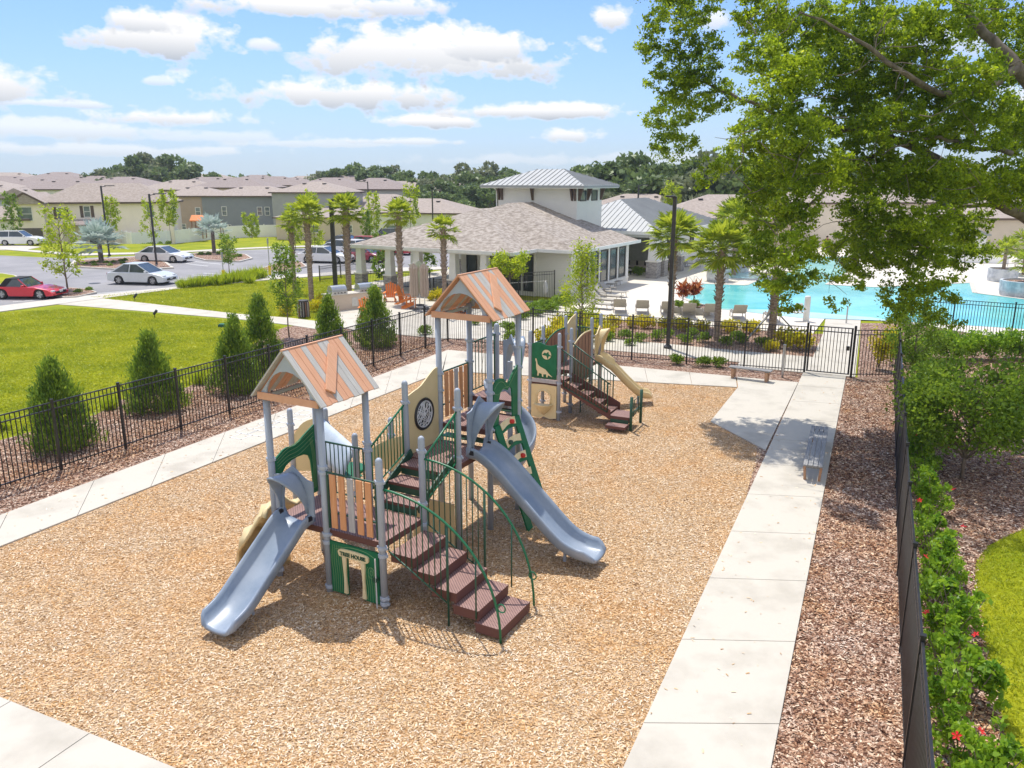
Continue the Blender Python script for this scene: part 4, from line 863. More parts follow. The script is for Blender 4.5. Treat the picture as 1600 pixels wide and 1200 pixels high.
def house(label,px,Y,w,d,ze,sl,rz,wall,roof='shing2',wins=(),gable=None,eave=.35,group=None,extra=None,dark=True,z0=0):
    "w along local x (faces the road), d deep; origin = centre"
    p=atY(px,300,Y); ze-=GZ(Y); T=thing('house',label,'house',(p.x,Y,GZ(Y)),R(rz),group)
    k=str(wall)
    if k not in HM: HM[k]=mat('stucco',wall,tuple(c*.93 for c in wall),scale=1.5,rough=.9,bump=.1,bscale=60)
    MB().box((0,0,ze/2),(w,d,ze)).build('wall',HM[k],T)
    m=MB(); A,C,zr=hipgeo(m,-w/2-eave,w/2+eave,-d/2-eave,d/2+eave,ze+.1,sl,gable=gable); r=m.build('roof',M[roof],T)
    fm=MB(); e=eave+.012; zz=ze+.02
    for a,b in (((-w/2-e,-d/2-e),(w/2+e,-d/2-e)),((w/2+e,-d/2-e),(w/2+e,d/2+e)),((w/2+e,d/2+e),(-w/2-e,d/2+e)),((-w/2-e,d/2+e),(-w/2-e,-d/2-e))): fm.bar((a[0],a[1],zz),(b[0],b[1],zz),.03,.2,up=(0,0,1))
    fm.build('fascia',M['brownf'] ,T)
    if gable=='x':
        for s in (-1,1): MB().prism([(-d/2,0),(d/2,0),(0,sl*d/2+.02)],(s*(w/2-.0),0,ze-.02),(0,1,0),(0,0,1),(.1,0,0)).build('gable_wall',HM[k],T)
    for i in range(2): MB().box((A[0]*.5+C[0]*.5+(i-.5)*w*.3,-d*.12,zr-d*.12*sl+.05),(.5,.5,.12)).build('roof_vent',M['bronze'],r)
    for (f,x,z,ww,hh) in wins:
        if f=='f': window(T,(x,-d/2,z),(1,0,0),(0,-1,0),ww,hh)
        if f=='r': window(T,(w/2,x,z),(0,1,0),(1,0,0),ww,hh)
        if f=='l': window(T,(-w/2,x,z),(0,1,0),(-1,0,0),ww,hh)
    return T
# clubhouse
CA=R(-30); CH=thing('clubhouse','white single-storey clubhouse with brown shingle hips, metal roofs and a raised tower','building',(-10.8,53.5,0),CA)
E0=3.0
def hipx(E_,r0,r1,ze,th=.14):
    m=MB(); v=[(x,y,ze) for x,y in E_]+[r0,r1]+[(x,y,ze-th) for x,y in E_]
    m.add(v,[(0,1,4),(1,2,5,4),(2,3,5),(3,0,4,5),(0,6,7,1),(1,7,8,2),(2,8,9,3),(3,9,6,0),(6,9,8,7)]); return m
r1_=hipx([(.02,2.9),(15.2,3.0),(15.2,13.4),(.02,13.4)],(7.5,8.0,5.6),(7.5,11.6,5.6),E0+.004).build('shingle_roof',M['shing'],CH)
r2_=hipx([(0,0),(12.5,0),(12.5,13),(0,13)],(6.25,6.3,5.26),(6.25,8.2,5.26),E0).build('shingle_roof',M['shing'],CH)
m=MB()
def fas(pts,z,h=.2,w=.06):
    for a,b in zip(pts,pts[1:]): m.bar((a[0],a[1],z),(b[0],b[1],z),w,h,up=(0,0,1))
fas([(-.03,14),(-.03,-.03),(12.53,-.03),(12.53,2.97),(15.23,2.97),(15.23,13.5)],E0-.06); m.build('white_fascia',M['white'],CH)
m=MB(); m.tube([(14.95,3.1,E0-.15),(14.75,3.3,E0-.35),(14.72,3.36,E0-.55),(14.72,3.36,0)],.05,8); m.build('downspout',M['white'],CH)
m=MB(); m.tube([(12.3,3.1,E0-.15),(12.1,3.5,E0-.35),(12.05,3.56,E0-.55),(12.05,3.56,0)],.05,8); m.build('downspout',M['trim'],CH)
# walls: lounge block and the wing
W1=MB(); W1.box((9.3,8.3,1.42),(5.6,9.4,2.84)); W1.build('lap_wall',M['siding'],CH)
W1=MB(); W1.box((13.35,8.3,1.43),(2.5,9.2,2.86)); W1.build('lap_wall',M['siding'],CH)
MB().box((14.62,8.9,.45),(.06,8.0,.1)).build('window_ledge',M['white'],CH)
for i in range(5): window(CH,(14.6,5.4+1.55*i,1.62),(0,1,0),(1,0,0),1.15,2.1,frame='bronze',mull=0,glass='glass')
for i in range(6): MB().box((14.63,4.62+1.55*i,1.6),(.09,.2,2.4)).build('pilaster',M['white'],CH)
for x,w in ((7.35,.8),(8.9,1.3),(10.4,1.3),(11.6,.7)): window(CH,(x,3.6,1.45),(1,0,0),(0,-1,0),w,2.3,frame='bronze',mull=0,glass='glass')
def column(T,x,y,h,st=1.1,b=.62,t=.4):
    c=MB(); c.add([(x+i*b/2*.82,y+j*b/2*.82,st+.1) for i,j in ((-1,-1),(1,-1),(1,1),(-1,1))]+[(x+i*t/2,y+j*t/2,h) for i,j in ((-1,-1),(1,-1),(1,1),(-1,1))],[(0,1,2,3),(4,5,6,7),(0,1,5,4),(1,2,6,5),(2,3,7,6),(3,0,4,7)]); o=c.build('column',M['white'],T)
    MB().box((x,y,st/2),(b,b,st)).build('stone_base',M['stone'],o); MB().box((x,y,st+.05),(b+.1,b+.1,.1)).build('cap_stone',M['trim'],o); MB().box((x,y,h-.05),(t+.1,t+.1,.12)).build('capital',M['white'],o)
for x,y in ((.55,.5),(3.0,.5),(5.3,.5),(8.05,.5),(.55,6.5),(.55,12.5),(3.4,12.5),(10.3,.5)): column(CH,x,y,E0-.1)
MB().box((6.2,7,E0-.2),(12.3,13.8,.06)).build('porch_ceiling',M['white'],CH)
MB().box((2.8,6.8,.04),(8.,13.,.08)).build('porch_floor',M['kerb'],CH)
# tower
tu,tv=14.2-6.6,0
def loc(X,Y):
    dx,dy=X+10.8,Y-53.5; return dx*math.cos(CA)+dy*math.sin(CA),-dx*math.sin(CA)+dy*math.cos(CA)
fu,fv=loc(4.6,58.0); TW,TD=6.5,4.3
MB().box((fu-TW/2,fv+TD/2,4.9),(TW,TD,3.6)).build('tower_wall',M['siding'],CH)
m=MB(); hipgeo(m,fu-TW-1.0,fu+1.0,fv-1.0,fv+TD+1.0,6.78,.36,thick=.16); tr=m.build('tower_roof',M['metalroof'],CH)
def seams(T,x0,x1,y0,y1,ze,sl,step=.42):
    m=MB(); h=min(x1-x0,y1-y0)/2
    x=x0+step/2
    while x<x1:
        run=min(h,x-x0,x1-x); m.bar((x,y0,ze+.02),(x,y0+run,ze+sl*run+.02),.035,.05); m.bar((x,y1,ze+.02),(x,y1-run,ze+sl*run+.02),.035,.05); x+=step
    y=y0+step/2
    while y<y1:
        run=min(h,y-y0,y1-y); m.bar((x0,y,ze+.02),(x0+run,y,ze+sl*run+.02),.035,.05); m.bar((x1,y,ze+.02),(x1-run,y,ze+sl*run+.02),.035,.05); y+=step
    return m.build('standing_seams',M['metalroof'],T)
seams(tr,fu-TW-1.0,fu+1.0,fv-1.0,fv+TD+1.0,6.78,.36)
MB().box((fu-TW/2,fv+TD/2,6.6),(TW+1.9,TD+1.9,.06)).build('tower_soffit',M['white'],CH)
for x in (fu-TW+.25,fu-TW/2-.3,fu-.25):
    for dx in ((0,) if abs(x-fu+TW/2+.3)<.01 else (-.12,.12)): MB().prism([(0,0),(0,-.85),(-.1,-.85),(-.4,0)],(x+dx,fv,6.56),(0,1,0),(0,0,1),(.12,0,0)).build('bracket',M['brownf'],CH)
for y in (fv+.2,fv+1.7,fv+TD-.3): MB().prism([(0,0),(0,-.85),(.1,-.85),(.4,0)],(fu,y,6.56),(1,0,0),(0,0,1),(0,.12,0)).build('bracket',M['brownf'],CH)
for y in (fv+.95,fv+2.9): window(CH,(fu,y,6.05),(0,1,0),(1,0,0),1.0,.75,frame='bronze',mull=0,glass='glassl')
MB().tube([(fu-TW+.05,fv-.7,6.6),(fu-TW-.08,fv-.1,6.4),(fu-TW-.08,fv-.06,4.4)],.05,8).build('downspout',M['white'],CH)
# covered lounge with metal roof
cu_,cv_=loc(10.8,59.0)
m=MB(); hipgeo(m,cu_-11,cu_,cv_,cv_+17,3.42,.40); lr=m.build('lounge_roof',M['metalroof'],CH); seams(lr,cu_-11,cu_,cv_,cv_+17,3.42,.40)
m=MB(); fas([(cu_-9,cv_-.03),(cu_+.03,cv_-.03),(cu_+.03,cv_+17)],3.36,.24,.07); m.build('white_fascia',M['white'],CH)
MB().box((cu_-5.4,cv_+8.5,3.15),(10.2,16.,.3)).build('white_beam',M['white'],CH)
for x,y in ((cu_-.7,cv_+.7),(cu_-.7,cv_+2.3),(cu_-.7,cv_+6.2)): column(CH,x,y,3.1,st=1.25,b=.85,t=.55)
MB().box((cu_-5.5,cv_+7.6,1.55),(8.,.2,3.0)).build('lounge_back_wall',M['greyw'] if 'greyw' in M else mat('grey_wall',(.42,.41,.4),None,rough=.8),CH)
MB().box((cu_-1.3,cv_+17,1.6),(.25,18,3.1)).build('long_white_wall',M['siding'],CH)
for i in range(4): window(CH,(cu_-1.15,cv_+11+3*i,1.9),(0,1,0),(1,0,0),.9,1.5,frame='bronze',mull=0,glass='glass')
# low metal gable behind the tower
m=MB(); hipgeo(m,1.6,9.5,15.5,21,4.1,.22); q=m.build('rear_metal_roof',M['metalroof'],CH); seams(q,1.6,9.5,15.5,21,4.1,.22)
MB().box((5.5,18.2,2.),(7.2,5,3.9)).build('lap_wall',M['siding'],CH)
# hanging purple vine
lv=MB(); C=np.vstack([ball((cu_-5.4+.5*i,cv_+.9,2.9-.28*abs(i-1)),(.28,.3,.38),260) for i in range(5)])
vn=leaves('hanging_vine',C,.2,leafmat('purple_leaf',(.04,.008,.02),(.12,.02,.06),.2),None); vn.location=(-10.8,53.5,0); vn.rotation_euler=(0,0,CA); tag(vn,'dark purple hanging vine in the open corner of the lounge','vine')
def wc(u,v,z=0): return Vector((-10.8+u*math.cos(CA)-v*math.sin(CA),53.5+u*math.sin(CA)+v*math.cos(CA),z))
# sofa and table in the lounge
def sofa(label,p,rz):
    T=thing('outdoor_sofa',label,'sofa',p,rz); MB().box((0,0,.2),(2.2,.85,.3)).build('base',M['bronze'],T,bevel=.03); MB().box((0,.35,.6),(2.2,.16,.5)).build('backrest',M['bronze'],T,bevel=.03)
    for x in (-.7,0,.7): MB().box((x,-.04,.42),(.66,.7,.14)).build('seat_cushion',M['canvas'],T,bevel=.04); MB().box((x,.2,.66),(.5,.14,.4)).build('back_cushion',M['sling'],T,bevel=.05)
    for s_ in (-1,1): MB().box((s_*1.05,0,.4),(.12,.8,.5)).build('arm',M['bronze'],T,bevel=.02)
sofa('dark cushioned sofa against the grey wall under the lounge roof',wc(cu_-3.2,cv_+4.5),CA); sofa('dark sofa by the lounge windows with pale cushions',wc(cu_-5.6,cv_+3.0),CA+R(90))
T=thing('coffee_table','low pale table between the sofas in the lounge','table',wc(cu_-3.6,cv_+2.2),CA); MB().box((0,0,.4),(1.5,.8,.06)).build('table_top',M['trim'],T,bevel=.01)
for i in (-1,1):
    for j in (-1,1): MB().box((i*.65,j*.32,.185),(.06,.06,.37)).build('leg',M['bronze'],T)
# ---- neighbourhood houses
CR=(.74,.68,.56); BR=(.42,.33,.27); SL=(.235,.255,.285); BE=(.62,.52,.42); GR=(.36,.37,.37); LB=(.42,.46,.5); WH=(.72,.71,.66); TA=(.5,.4,.3)
# cream two-storey
p=atY(147,300,110); T=thing('house','cream two-storey house with a street-facing gable and brown shutters','house',(p.x,110,-1.3),R(14)); T.scale=(1.03,1.0,1.18)
st=mat('cream_stucco',(.88,.79,.68),(.83,.745,.64),scale=1.5,rough=.9,bump=.1,bscale=60); HM[str(CR)]=st
MB().box((2,0,2.35),(15.5,8.,4.7)).build('wall',st,T); MB().box((-6.6,-2.,2.35),(3.6,6.5,4.68)).build('wall',st,T)
m=MB(); hipgeo(m,-6.1,10.1,-4.4,4.4,4.75,.46); r=m.build('roof',M['shing2'],T)
m=MB(); hipgeo(m,-8.7,-4.5,-5.7,3.4,4.755,.5,gable='y'); m.build('gable_roof',M['shing2'],T)
MB().prism([(-2.0,0),(2.0,0),(0,.98)],(-6.6,-5.27,4.66),(1,0,0),(0,0,1),(0,.06,0)).build('gable_wall',st,T)
m=MB(); m.bar((-8.72,-5.74,4.7),(-6.6,-5.74,5.78),.06,.2); m.bar((-4.48,-5.74,4.7),(-6.6,-5.74,5.78),.06,.2); m.bar((-4.4,-4.44,4.68),(10.14,-4.44,4.68),.05,.2); m.bar((10.14,-4.44,4.68),(10.14,4.4,4.68),.05,.2); m.build('fascia',M['brownf'],T)
window(T,(-6.9,-5.25,3.6),(1,0,0),(0,-1,0),1.7,1.5); window(T,(-3.2,-4.,3.6),(1,0,0),(0,-1,0),.9,1.3,shut='brownf'); window(T,(-.2,-4.,3.75),(1,0,0),(0,-1,0),.8,1.25,shut='brownf'); window(T,(7.2,-4.,3.75),(1,0,0),(0,-1,0),.9,1.4); window(T,(2.0,-4.,1.2),(1,0,0),(0,-1,0),.7,1.4); window(T,(7.8,-4.,1.3),(1,0,0),(0,-1,0),.7,.7)
MB().box((-6.6,-5.28,1.05),(2.8,.06,2.1)).build('garage_door',mat('dark_garage_door',(.12,.1,.09),None),T)
MB().box((.2,-4.03,1.05),(1.0,.06,2.1)).build('front_door',M['bronze'],T)
m=MB(); hipgeo(m,-3.2,2.2,-6.4,-3.8,2.45,.4); m.build('porch_roof',M['shing3'],T)
for x in (-2.9,1.9): MB().box((x,-6.1,1.2),(.3,.3,2.4)).build('porch_post',st,T)
house('brown two-storey house between the cream and slate houses',312,132,9.7,9,4.6,.3,2,BR,wins=(('f',1.0,3.6,.8,1.3),('f',-1.5,1.3,.9,.9)))
house('long slate-grey two-storey house behind the white vinyl fence',402,132,14.1,10,4.6,.27,-3,SL,wins=(('f',-3.6,3.7,.8,1.4),('f',2.0,3.7,.8,1.3),('f',3.2,3.7,.8,1.3),('f',-3.2,1.2,1.,.9)))
house('light blue gabled house at the left edge behind the cream house',33,118,4.9,6,4.5,.5,16,LB,gable='y',wins=(('f',0,3.4,.9,1.7),('f',0.5,1.2,1.1,1.4)))
house('dark slate house cut off by the left edge',-8,126,9,9,4.8,.35,8,SL,roof='shing2')
house('low garage wing with rose shingles at the left edge',-5,106,9,7,2.2,.4,10,WH)
house('beige single-storey house behind the tall palms',527,122,15.5,10,1.8,.24,-6,BE,wins=(('f',-2,1.6,1.2,1.1),('f',3,1.6,1.2,1.1)))
house('pale grey two-storey house behind the slate house',497,128,11,9,5.2,.32,-12,GR,wins=(('f',-1.5,3.9,.8,1.2),('f',3,3.9,.8,1.2)))
house('white single-storey house with a wide roof behind the far street lamp',668,118,14,10,2.6,.34,-16,WH,wins=(('f',-3.6,1.5,1.6,1.6),('f',3,1.5,1.0,1.0)))
house('beige single-storey house with broad tan roof by the parked car',600,134,16,12,2.6,.34,-10,BE,wins=(('f',-2,1.4,1,1),))
house('grey two-storey house in the row beyond the palms',590,150,13,10,5.4,.36,-10,GR,roof='shing3')
house('tan gabled house glimpsed to the right of the clubhouse tower',1128,90,15,12,3.2,.36,-12,TA,roof='shing2',gable=None)
house('low tan roofed house just right of the lounge roof',1000,104,14,10,3.7,.3,-12,TA,roof='shing2')
house('beige house seen through a gap in the oak leaves',1320,96,16,10,4.6,.4,6,(.74,.66,.54))
house('beige house at the right edge beyond the pool cabana',1580,84,13,9,3.4,.35,-6,(.6,.52,.42),roof='shing2')
HB=[(60,165,15,5.6,GR),(20,190,16,6.0,BE),(110,150,14,5.4,WH),(150,185,15,5.9,GR),(200,160,14,5.3,BE),(245,190,16,6.0,SL),(290,150,14,5.4,TA),(330,180,15,5.7,GR),(375,150,13,5.2,BE),(430,175,14,5.4,SL),(455,205,16,5.9,WH),(520,170,13,5.2,SL),(545,200,14,5.6,BE),(565,180,11,4.6,WH),(628,165,13,5.2,TA),(650,200,15,5.5,BR),(690,180,14,5.0,GR),(725,160,12,4.6,BE),(-30,150,15,5.4,TA),(180,130,13,5.0,WH),(1240,150,14,4.5,TA),(480,232,17,6.2,TA),(610,236,16,6.0,GR),(330,230,18,6.6,TA),(100,225,18,6.8,GR),(20,240,20,7.0,TA),(405,250,18,6.6,WH)]
dn=['pale grey','sandy','white','grey','buff','dark slate','tan','mid grey','beige','charcoal','off-white']
proto={}
OR='first second third fourth fifth sixth seventh eighth ninth tenth eleventh twelfth thirteenth fourteenth fifteenth sixteenth seventeenth eighteenth nineteenth twentieth twenty-first twenty-second twenty-third twenty-fourth twenty-fifth twenty-sixth twenty-seventh'.split()
for i,(x,Y,w,ze,c) in enumerate(sorted(HB,key=lambda h:h[0])):
    lab=OR[i]+' from the left of the distant tan-roofed houses below the tree line'
    k=str(c)
    if k not in proto: proto[k]=house(lab,x,Y,w,w*.72,ze,.3,random.Random(i).uniform(-14,14),c,roof=['shing2','shing3'][i%2],group='distant rooftops')
    else:
        p=atY(x,300,Y); o=dup(proto[k],lab,(p.x,Y,GZ(Y)),R(random.Random(i).uniform(-14,14)),group='distant rooftops'); q=proto[k]; o.scale=(w/15,w/15,(ze+1.3)/6.8)
# white vinyl fence
def vinyl(label,pts,h=1.5,zz=False):
    P=[Vector((p.x,p.y,p.z if zz else 0)) for p in pts]; T=thing('vinyl_fence',label,'fence',P[0])
    for A,B in zip(P,P[1:]):
        n=max(1,round((B-A).length/2.6)); d=(B-A)/n; rz=math.atan2(d.y,d.x)
        for i in range(n):
            a=A+d*i-P[0]; c=a+d/2; MB().box((c.x,c.y,c.z+h/2-.03),(d.length-.1,.05,h-.06),rz).build('panel',M['vinyl'],T); MB().box((a.x,a.y,a.z+h/2+.04),(.13,.13,h+.08),rz).build('fence_post',M['vinyl'],T)
vinyl('white vinyl privacy fence along the lawn in front of the far houses',[at(186,381,-1.2),at(207,386,-1.1),at(262,382,-1.2),at(330,374.5,-1.3),at(385,371,-1.3),at(470,369,-1.3)],1.85,True)
vinyl('white vinyl fence beyond the lounge chairs on the far pool deck',[atY(1085,0,95),atY(1240,0,92)],1.7)
vinyl('low white fence beyond the planters at the right of the pool',[atY(1525,0,72),atY(1640,0,70)],1.0)
# white cabana right
p=atY(1555,0,75); T=thing('cabana','small white gabled cabana behind the palm planters','cabana',(p.x,75,0),R(-20))
MB().box((0,0,1.2),(3.4,3.,2.4)).build('wall',M['white'],T); m=MB(); hipgeo(m,-2,2,-1.8,1.8,2.4,.4,gable='y'); m.build('roof',M['metalroof'],T)
MB().prism([(-1.7,0),(1.7,0),(0,.7)],(0,-1.5,2.36),(1,0,0),(0,0,1),(0,.05,0)).build('gable_wall',M['white'],T); MB().box((.5,-1.53,1.0),(.8,.05,1.9)).build('door',M['trim'],T)
# play tower roof (orange) behind the vinyl fence
p=atY(277,0,115); T=thing('garden_playset','orange-roofed wooden garden playset showing above the vinyl fence','playset',(p.x,115,-.9))
m=MB(); hipgeo(m,-.9,.9,-.9,.9,2.5,.8,gable='x'); m.build('roof',M['adir'],T)
for i in (-1,1):
    for j in (-1,1): MB().box((i*.7,j*.7,1.25),(.12,.12,2.5)).build('post',M['brownp'],T)
MB().box((0,0,1.3),(1.5,1.5,.1)).build('platform',M['brownp'],T); MB().bar((.7,0,2.3),(3.2,0,2.3),.1,.1).build('swing_beam',M['brownp'],T)
for j in (-1,1): MB().bar((3.2,0,2.3),(3.2,j*.9,0),.1,.1).build('swing_leg',M['brownp'],T)
# ------------------------------------------------------------------ lamps
def lamp(label,p,h,r=.075,arm=1,rz=0,dbl=False):
    T=thing('street_lamp',label,'street lamp',p,rz)
    MB().lathe((0,0,0),[(r*2.4,0),(r*2.2,.12),(r*1.1,.2)],14).build('base',M['bronze'],T)
    q=MB(); q.box((0,0,h/2+.08),(r*1.9,r*1.9,h-.16)); q.build('pole',M['bronze'],T,bevel=.01)
    if arm:
        q=MB(); q.bar((0,0,h-.12),(arm*.45,0,h-.04),.06,.06); a=q.build('arm',M['bronze'],T)
        MB().box((arm*.8,0,h),(.85*abs(arm) if abs(arm)>.5 else .4,.3,.07)).build('lamp_head',M['bronze'],a,bevel=.015); MB().box((arm*.85,0,h-.045),(.5*abs(arm),.22,.02)).build('lens',M['trim'],a)
    return T
lamp('thick dark square lamp post in front of the porch palms',Vector((-11.35,51.43,0)),6.0,.13,.8,0)
lamp('thick dark lamp post rising from the garden bed beside the pool palms',Vector((6.82,34.34,0)),6.5,.08,.22,R(160))
lamp('slim dark lamp with a raised head beside the white coupe in the car park',at(245,415),6.0,.07,1.3,R(60))
lamp('slim lamp leaning over the street behind the silver palm',at(171,400),6.6,.07,1.0,R(50))
lamp('slim lamp between the white house and the metal roof',atY(668,0,100)*1,6.0,.07,1.0,R(30)).location.z=0
lamp('lamp showing above the lounge roof against the woods',atY(1009,0,88),6.6,.07,1.0,R(30)).location.z=0
lamp('thin lamp post behind the second palm by the lot',atY(528,0,72),6.1,.07,1.0,R(10)).location.z=0
lamp('small far lamp rising from the rooftops behind the palms',atY(562,0,110),6.9,.07,1.0,R(200)).location.z=0
# ------------------------------------------------------------------ cars
def car(label,p,rz,col,L=4.5,Wd=1.78,H=1.43,kind='sedan',name='parked_car'):
    T=thing(name,label,'car',p,rz); k='car_'+str(col)
    if k not in M:
        M[k]=mat('car_paint',col,tuple(c*.95 for c in col),rough=.28,spec=.6); b=M[k].node_tree.nodes['Principled BSDF']; b.inputs['Coat Weight'].default_value=.6
    pm=M[k]; hl=L/2; wr=.33 if kind!='jeep' else .4; wx=(L*.295,-L*.29); zb=.2 if kind!='jeep' else .42; belt={'sedan':.86,'suv':.98,'conv':.76,'jeep':1.12}[kind]; hood={'sedan':.84,'suv':.98,'conv':.7,'jeep':1.1}[kind]
    prof=[(-hl+.03,zb+.08),(-hl,.55),(-hl+.06,belt-.05),(-hl+.3,belt+.02),(-.6,belt+.03),(hl*.45,belt),(hl*.62,hood-.01),(hl*.86,hood-.12),(hl-.04,hood-.28),(hl,.42),(hl-.06,zb+.03)]
    def arch(x): return [(x+(wr+.06)*math.cos(a),max(zb,.31+(wr+.05)*math.sin(a))) for a in [PI*i/8 for i in range(9)]]
    low=[]
    for x in wx: low+= [(x+wr+.12,zb)]+arch(x)+[(x-wr-.12,zb)]
    side=prof+low
    m=MB(); n=len(side); ys=[-Wd/2+.1,-Wd/2,Wd/2,Wd/2-.1]
    rows=[]
    for y,sc in ((-Wd/2+.05,.975),(-Wd/2,.99),(Wd/2,.99),(Wd/2-.05,.975)): pass
    rows=[]
    for y,s_ in ((-Wd/2+.09,1.0),(-Wd/2,.972),(Wd/2,.972),(Wd/2-.09,1.0)):
        rows.append([Vector((x*s_ if abs(x)>hl*.6 else x,y,z if z<.62 else z-(0.03 if s_<1 else 0))) for x,z in side])
    # front, middle
    order=[rows[1],rows[0],rows[3],rows[2]]
    m.grid(order,closed=True); m.f.append(tuple(range(n-1,-1,-1))); m.f.append(tuple(range(3*n,4*n)))
    body=m.build('body',pm,T,bevel=.02)
    MB().box((0,0,zb+.16),(L*.86,Wd-.34,.3)).build('underbody',M['tyre'],body)
    xs={'sedan':(-hl+.38,-hl+1.3,.12,1.08),'suv':(-hl+.12,-hl+.5,.15,.95),'conv':(-hl+.75,-hl+1.15,-.15,.45),'jeep':(-hl+.1,-hl+.2,.3,.62)}[kind]
    w0,w1=Wd/2-.07,Wd/2-.22; z0=belt+.0; z1=H
    c=MB(); B=[(xs[0],-w0,z0),(xs[3],-w0,z0),(xs[3],w0,z0),(xs[0],w0,z0)]; Tt=[(xs[1],-w1,z1-.04),(xs[2],-w1,z1-.04),(xs[2],w1,z1-.04),(xs[1],w1,z1-.04)]
    c.add(B+Tt,[(0,1,5,4),(1,2,6,5),(2,3,7,6),(3,0,4,7),(4,5,6,7),(0,3,2,1)])
    gm=M['glass']; rm=pm if kind!='conv' else M['tyre']
    cab=c.build('glasshouse',gm,T)
    MB().box(((xs[1]+xs[2])/2,0,z1-.03),(xs[2]-xs[1]+.04,2*w1+.04,.06)).build('roof_panel',rm,T,bevel=.02)
    pl=MB()
    for s in (-1,1):
        for (xa,xb,wd) in ((xs[0],xs[1],.09 if kind!='suv' else .12),(xs[3],xs[2],.06),((xs[1]+xs[2])/2-.05,(xs[1]+xs[2])/2,.06)):
            if kind=='conv' and wd==.06 and xa!=xs[3]: continue
            pl=MB(); pl.bar((xa,s*(w0+.005),z0),(xb,s*(w1+.005),z1-.05),.025,wd,up=(1,0,0)); pl.build('pillar',rm if xa!=xs[3] else pm,T)
    if kind=='conv': MB().add([(xs[0]-.02,-w0-.01,z0),(xs[1]-.02,-w1-.01,z1-.02),(xs[1]-.02,w1+.01,z1-.02),(xs[0]-.02,w0+.01,z0),(xs[0]+.4,-w0-.01,z0),(xs[1]+.4,-w1-.01,z1-.02),(xs[1]+.4,w1+.01,z1-.02),(xs[0]+.4,w0+.01,z0)],[(0,1,2,3),(4,5,6,7),(0,1,5,4),(3,2,6,7),(1,2,6,5)]).build('soft_top',M['tyre'],T)
    for x in wx:
        for s in (-1,1):
            y=s*(Wd/2-.09); w=MB(); w.lathe((0,0,0),[(wr*.66,-.1),(wr*.94,-.1),(wr,-.06),(wr,.06),(wr*.94,.1),(wr*.66,.1)],20); o=w.build('wheel',M['tyre'],T,smooth=False); o.location=(x,y,wr); o.rotation_euler=(PI/2,0,0)
            q=MB(); q.lathe((0,0,-s*.085 if s>0 else .085),[(wr*.68,-.015),(wr*.68,.015)],18)
            for k_ in range(5): a=2*PI*k_/5; q.bar((0,0,-s*.105),(wr*.6*math.cos(a),wr*.6*math.sin(a),-s*.105),.07,.02)
            q.build('rim',M['rim'],o)
    lm=mat('headlamp',(.75,.78,.8),None,rough=.15) if 'hl' not in M else M['hl']; M['hl']=lm; tm=M.setdefault('tl',mat('tail_lamp',(.35,.01,.01),None,rough=.2))
    for s in (-1,1):
        MB().box((hl*.905,s*(Wd/2-.27),hood-.22),(.22,.34,.12)).build('headlight',lm,T,bevel=.02); MB().box((-hl+.07,s*(Wd/2-.2),.74 if kind!='conv' else .62),(.1,.26,.16)).build('taillight',tm,T,bevel=.02)
        MB().box((xs[3]-.2,s*(Wd/2+.06),belt+.08),(.14,.18,.12)).build('wing_mirror',pm,T,bevel=.03)
        MB().box((xs[3]-.75,s*(Wd/2-.012),.5),(.012,.012,.5)).box((xs[3]-1.7 if kind!='conv' else xs[3]-1.3,s*(Wd/2-.012),.5),(.012,.012,.5)).build('door_seam',M['tyre'],body)
    MB().box((hl-.03,0,.4),(.08,Wd*.6,.14)).build('grille',M['tyre'],T,bevel=.01)
    MB().box((hl+.0,0,.47),(.04,.32,.14)).build('licence_plate',M['paint'],T)
    if kind=='jeep': MB().box((hl-.02,0,.85),(.08,1.1,.4)).build('slotted_grille',M['tyre'],T)
    return T
RED=(.62,.012,.03); WHT=(.78,.78,.78); SIL=(.66,.68,.7); DK=(.05,.06,.08)
def cpos(a,b): return (at(*a)+at(*b))/2
car('red convertible with a black soft top parked at the left edge of the lot',at(47,465),R(-3),RED,4.15,1.76,1.28,'conv')
car('silver sedan parked beside the lawn kerb',at(224,443),R(-10),SIL,4.5,1.76,1.46,'sedan')
car('white coupe parked beyond the silver sedan near the slim lamp',at(258,409),R(-10),WHT,4.75,1.86,1.4,'sedan')
car('white sport utility car in the cream house driveway',at(34,383),R(6),WHT,4.6,1.8,1.62,'suv')
car('dark car behind the white sport utility car at the left edge',at(-8,381),R(10),DK,4.6,1.8,1.5,'suv')
car('long white saloon parked behind the leftmost palms',at(510,410),R(-12),WHT,4.8,1.86,1.42,'sedan')
car('white off-road car seen between the porch columns',at(560,404),R(-28),WHT,4.5,1.86,1.75,'jeep')
car('dark red hatchback showing low behind the first porch column',at(573,408.5),R(-28),(.3,.02,.04),4.3,1.76,1.4,'sedan')
car('red pickup-height car parked behind the white off-road car',at(587,397),R(-28),(.45,.02,.03),4.8,1.86,1.75,'suv')
car('red car visible between two porch columns',at(616,397),R(-28),(.5,.02,.04),4.6,1.8,1.6,'suv')
car('dark car at the far kerb left of the porch roof tip',at(545,389),R(-14),DK,4.6,1.8,1.45,'sedan')
car('silver car tucked behind the white saloon',at(532,402),R(-20),SIL,4.5,1.78,1.42,'sedan')
car('dark car on the drive of the white single-storey house',atY(607,0,98)-Vector((0,0,atY(607,0,98).z)),R(15),DK,4.4,1.8,1.5,'suv')
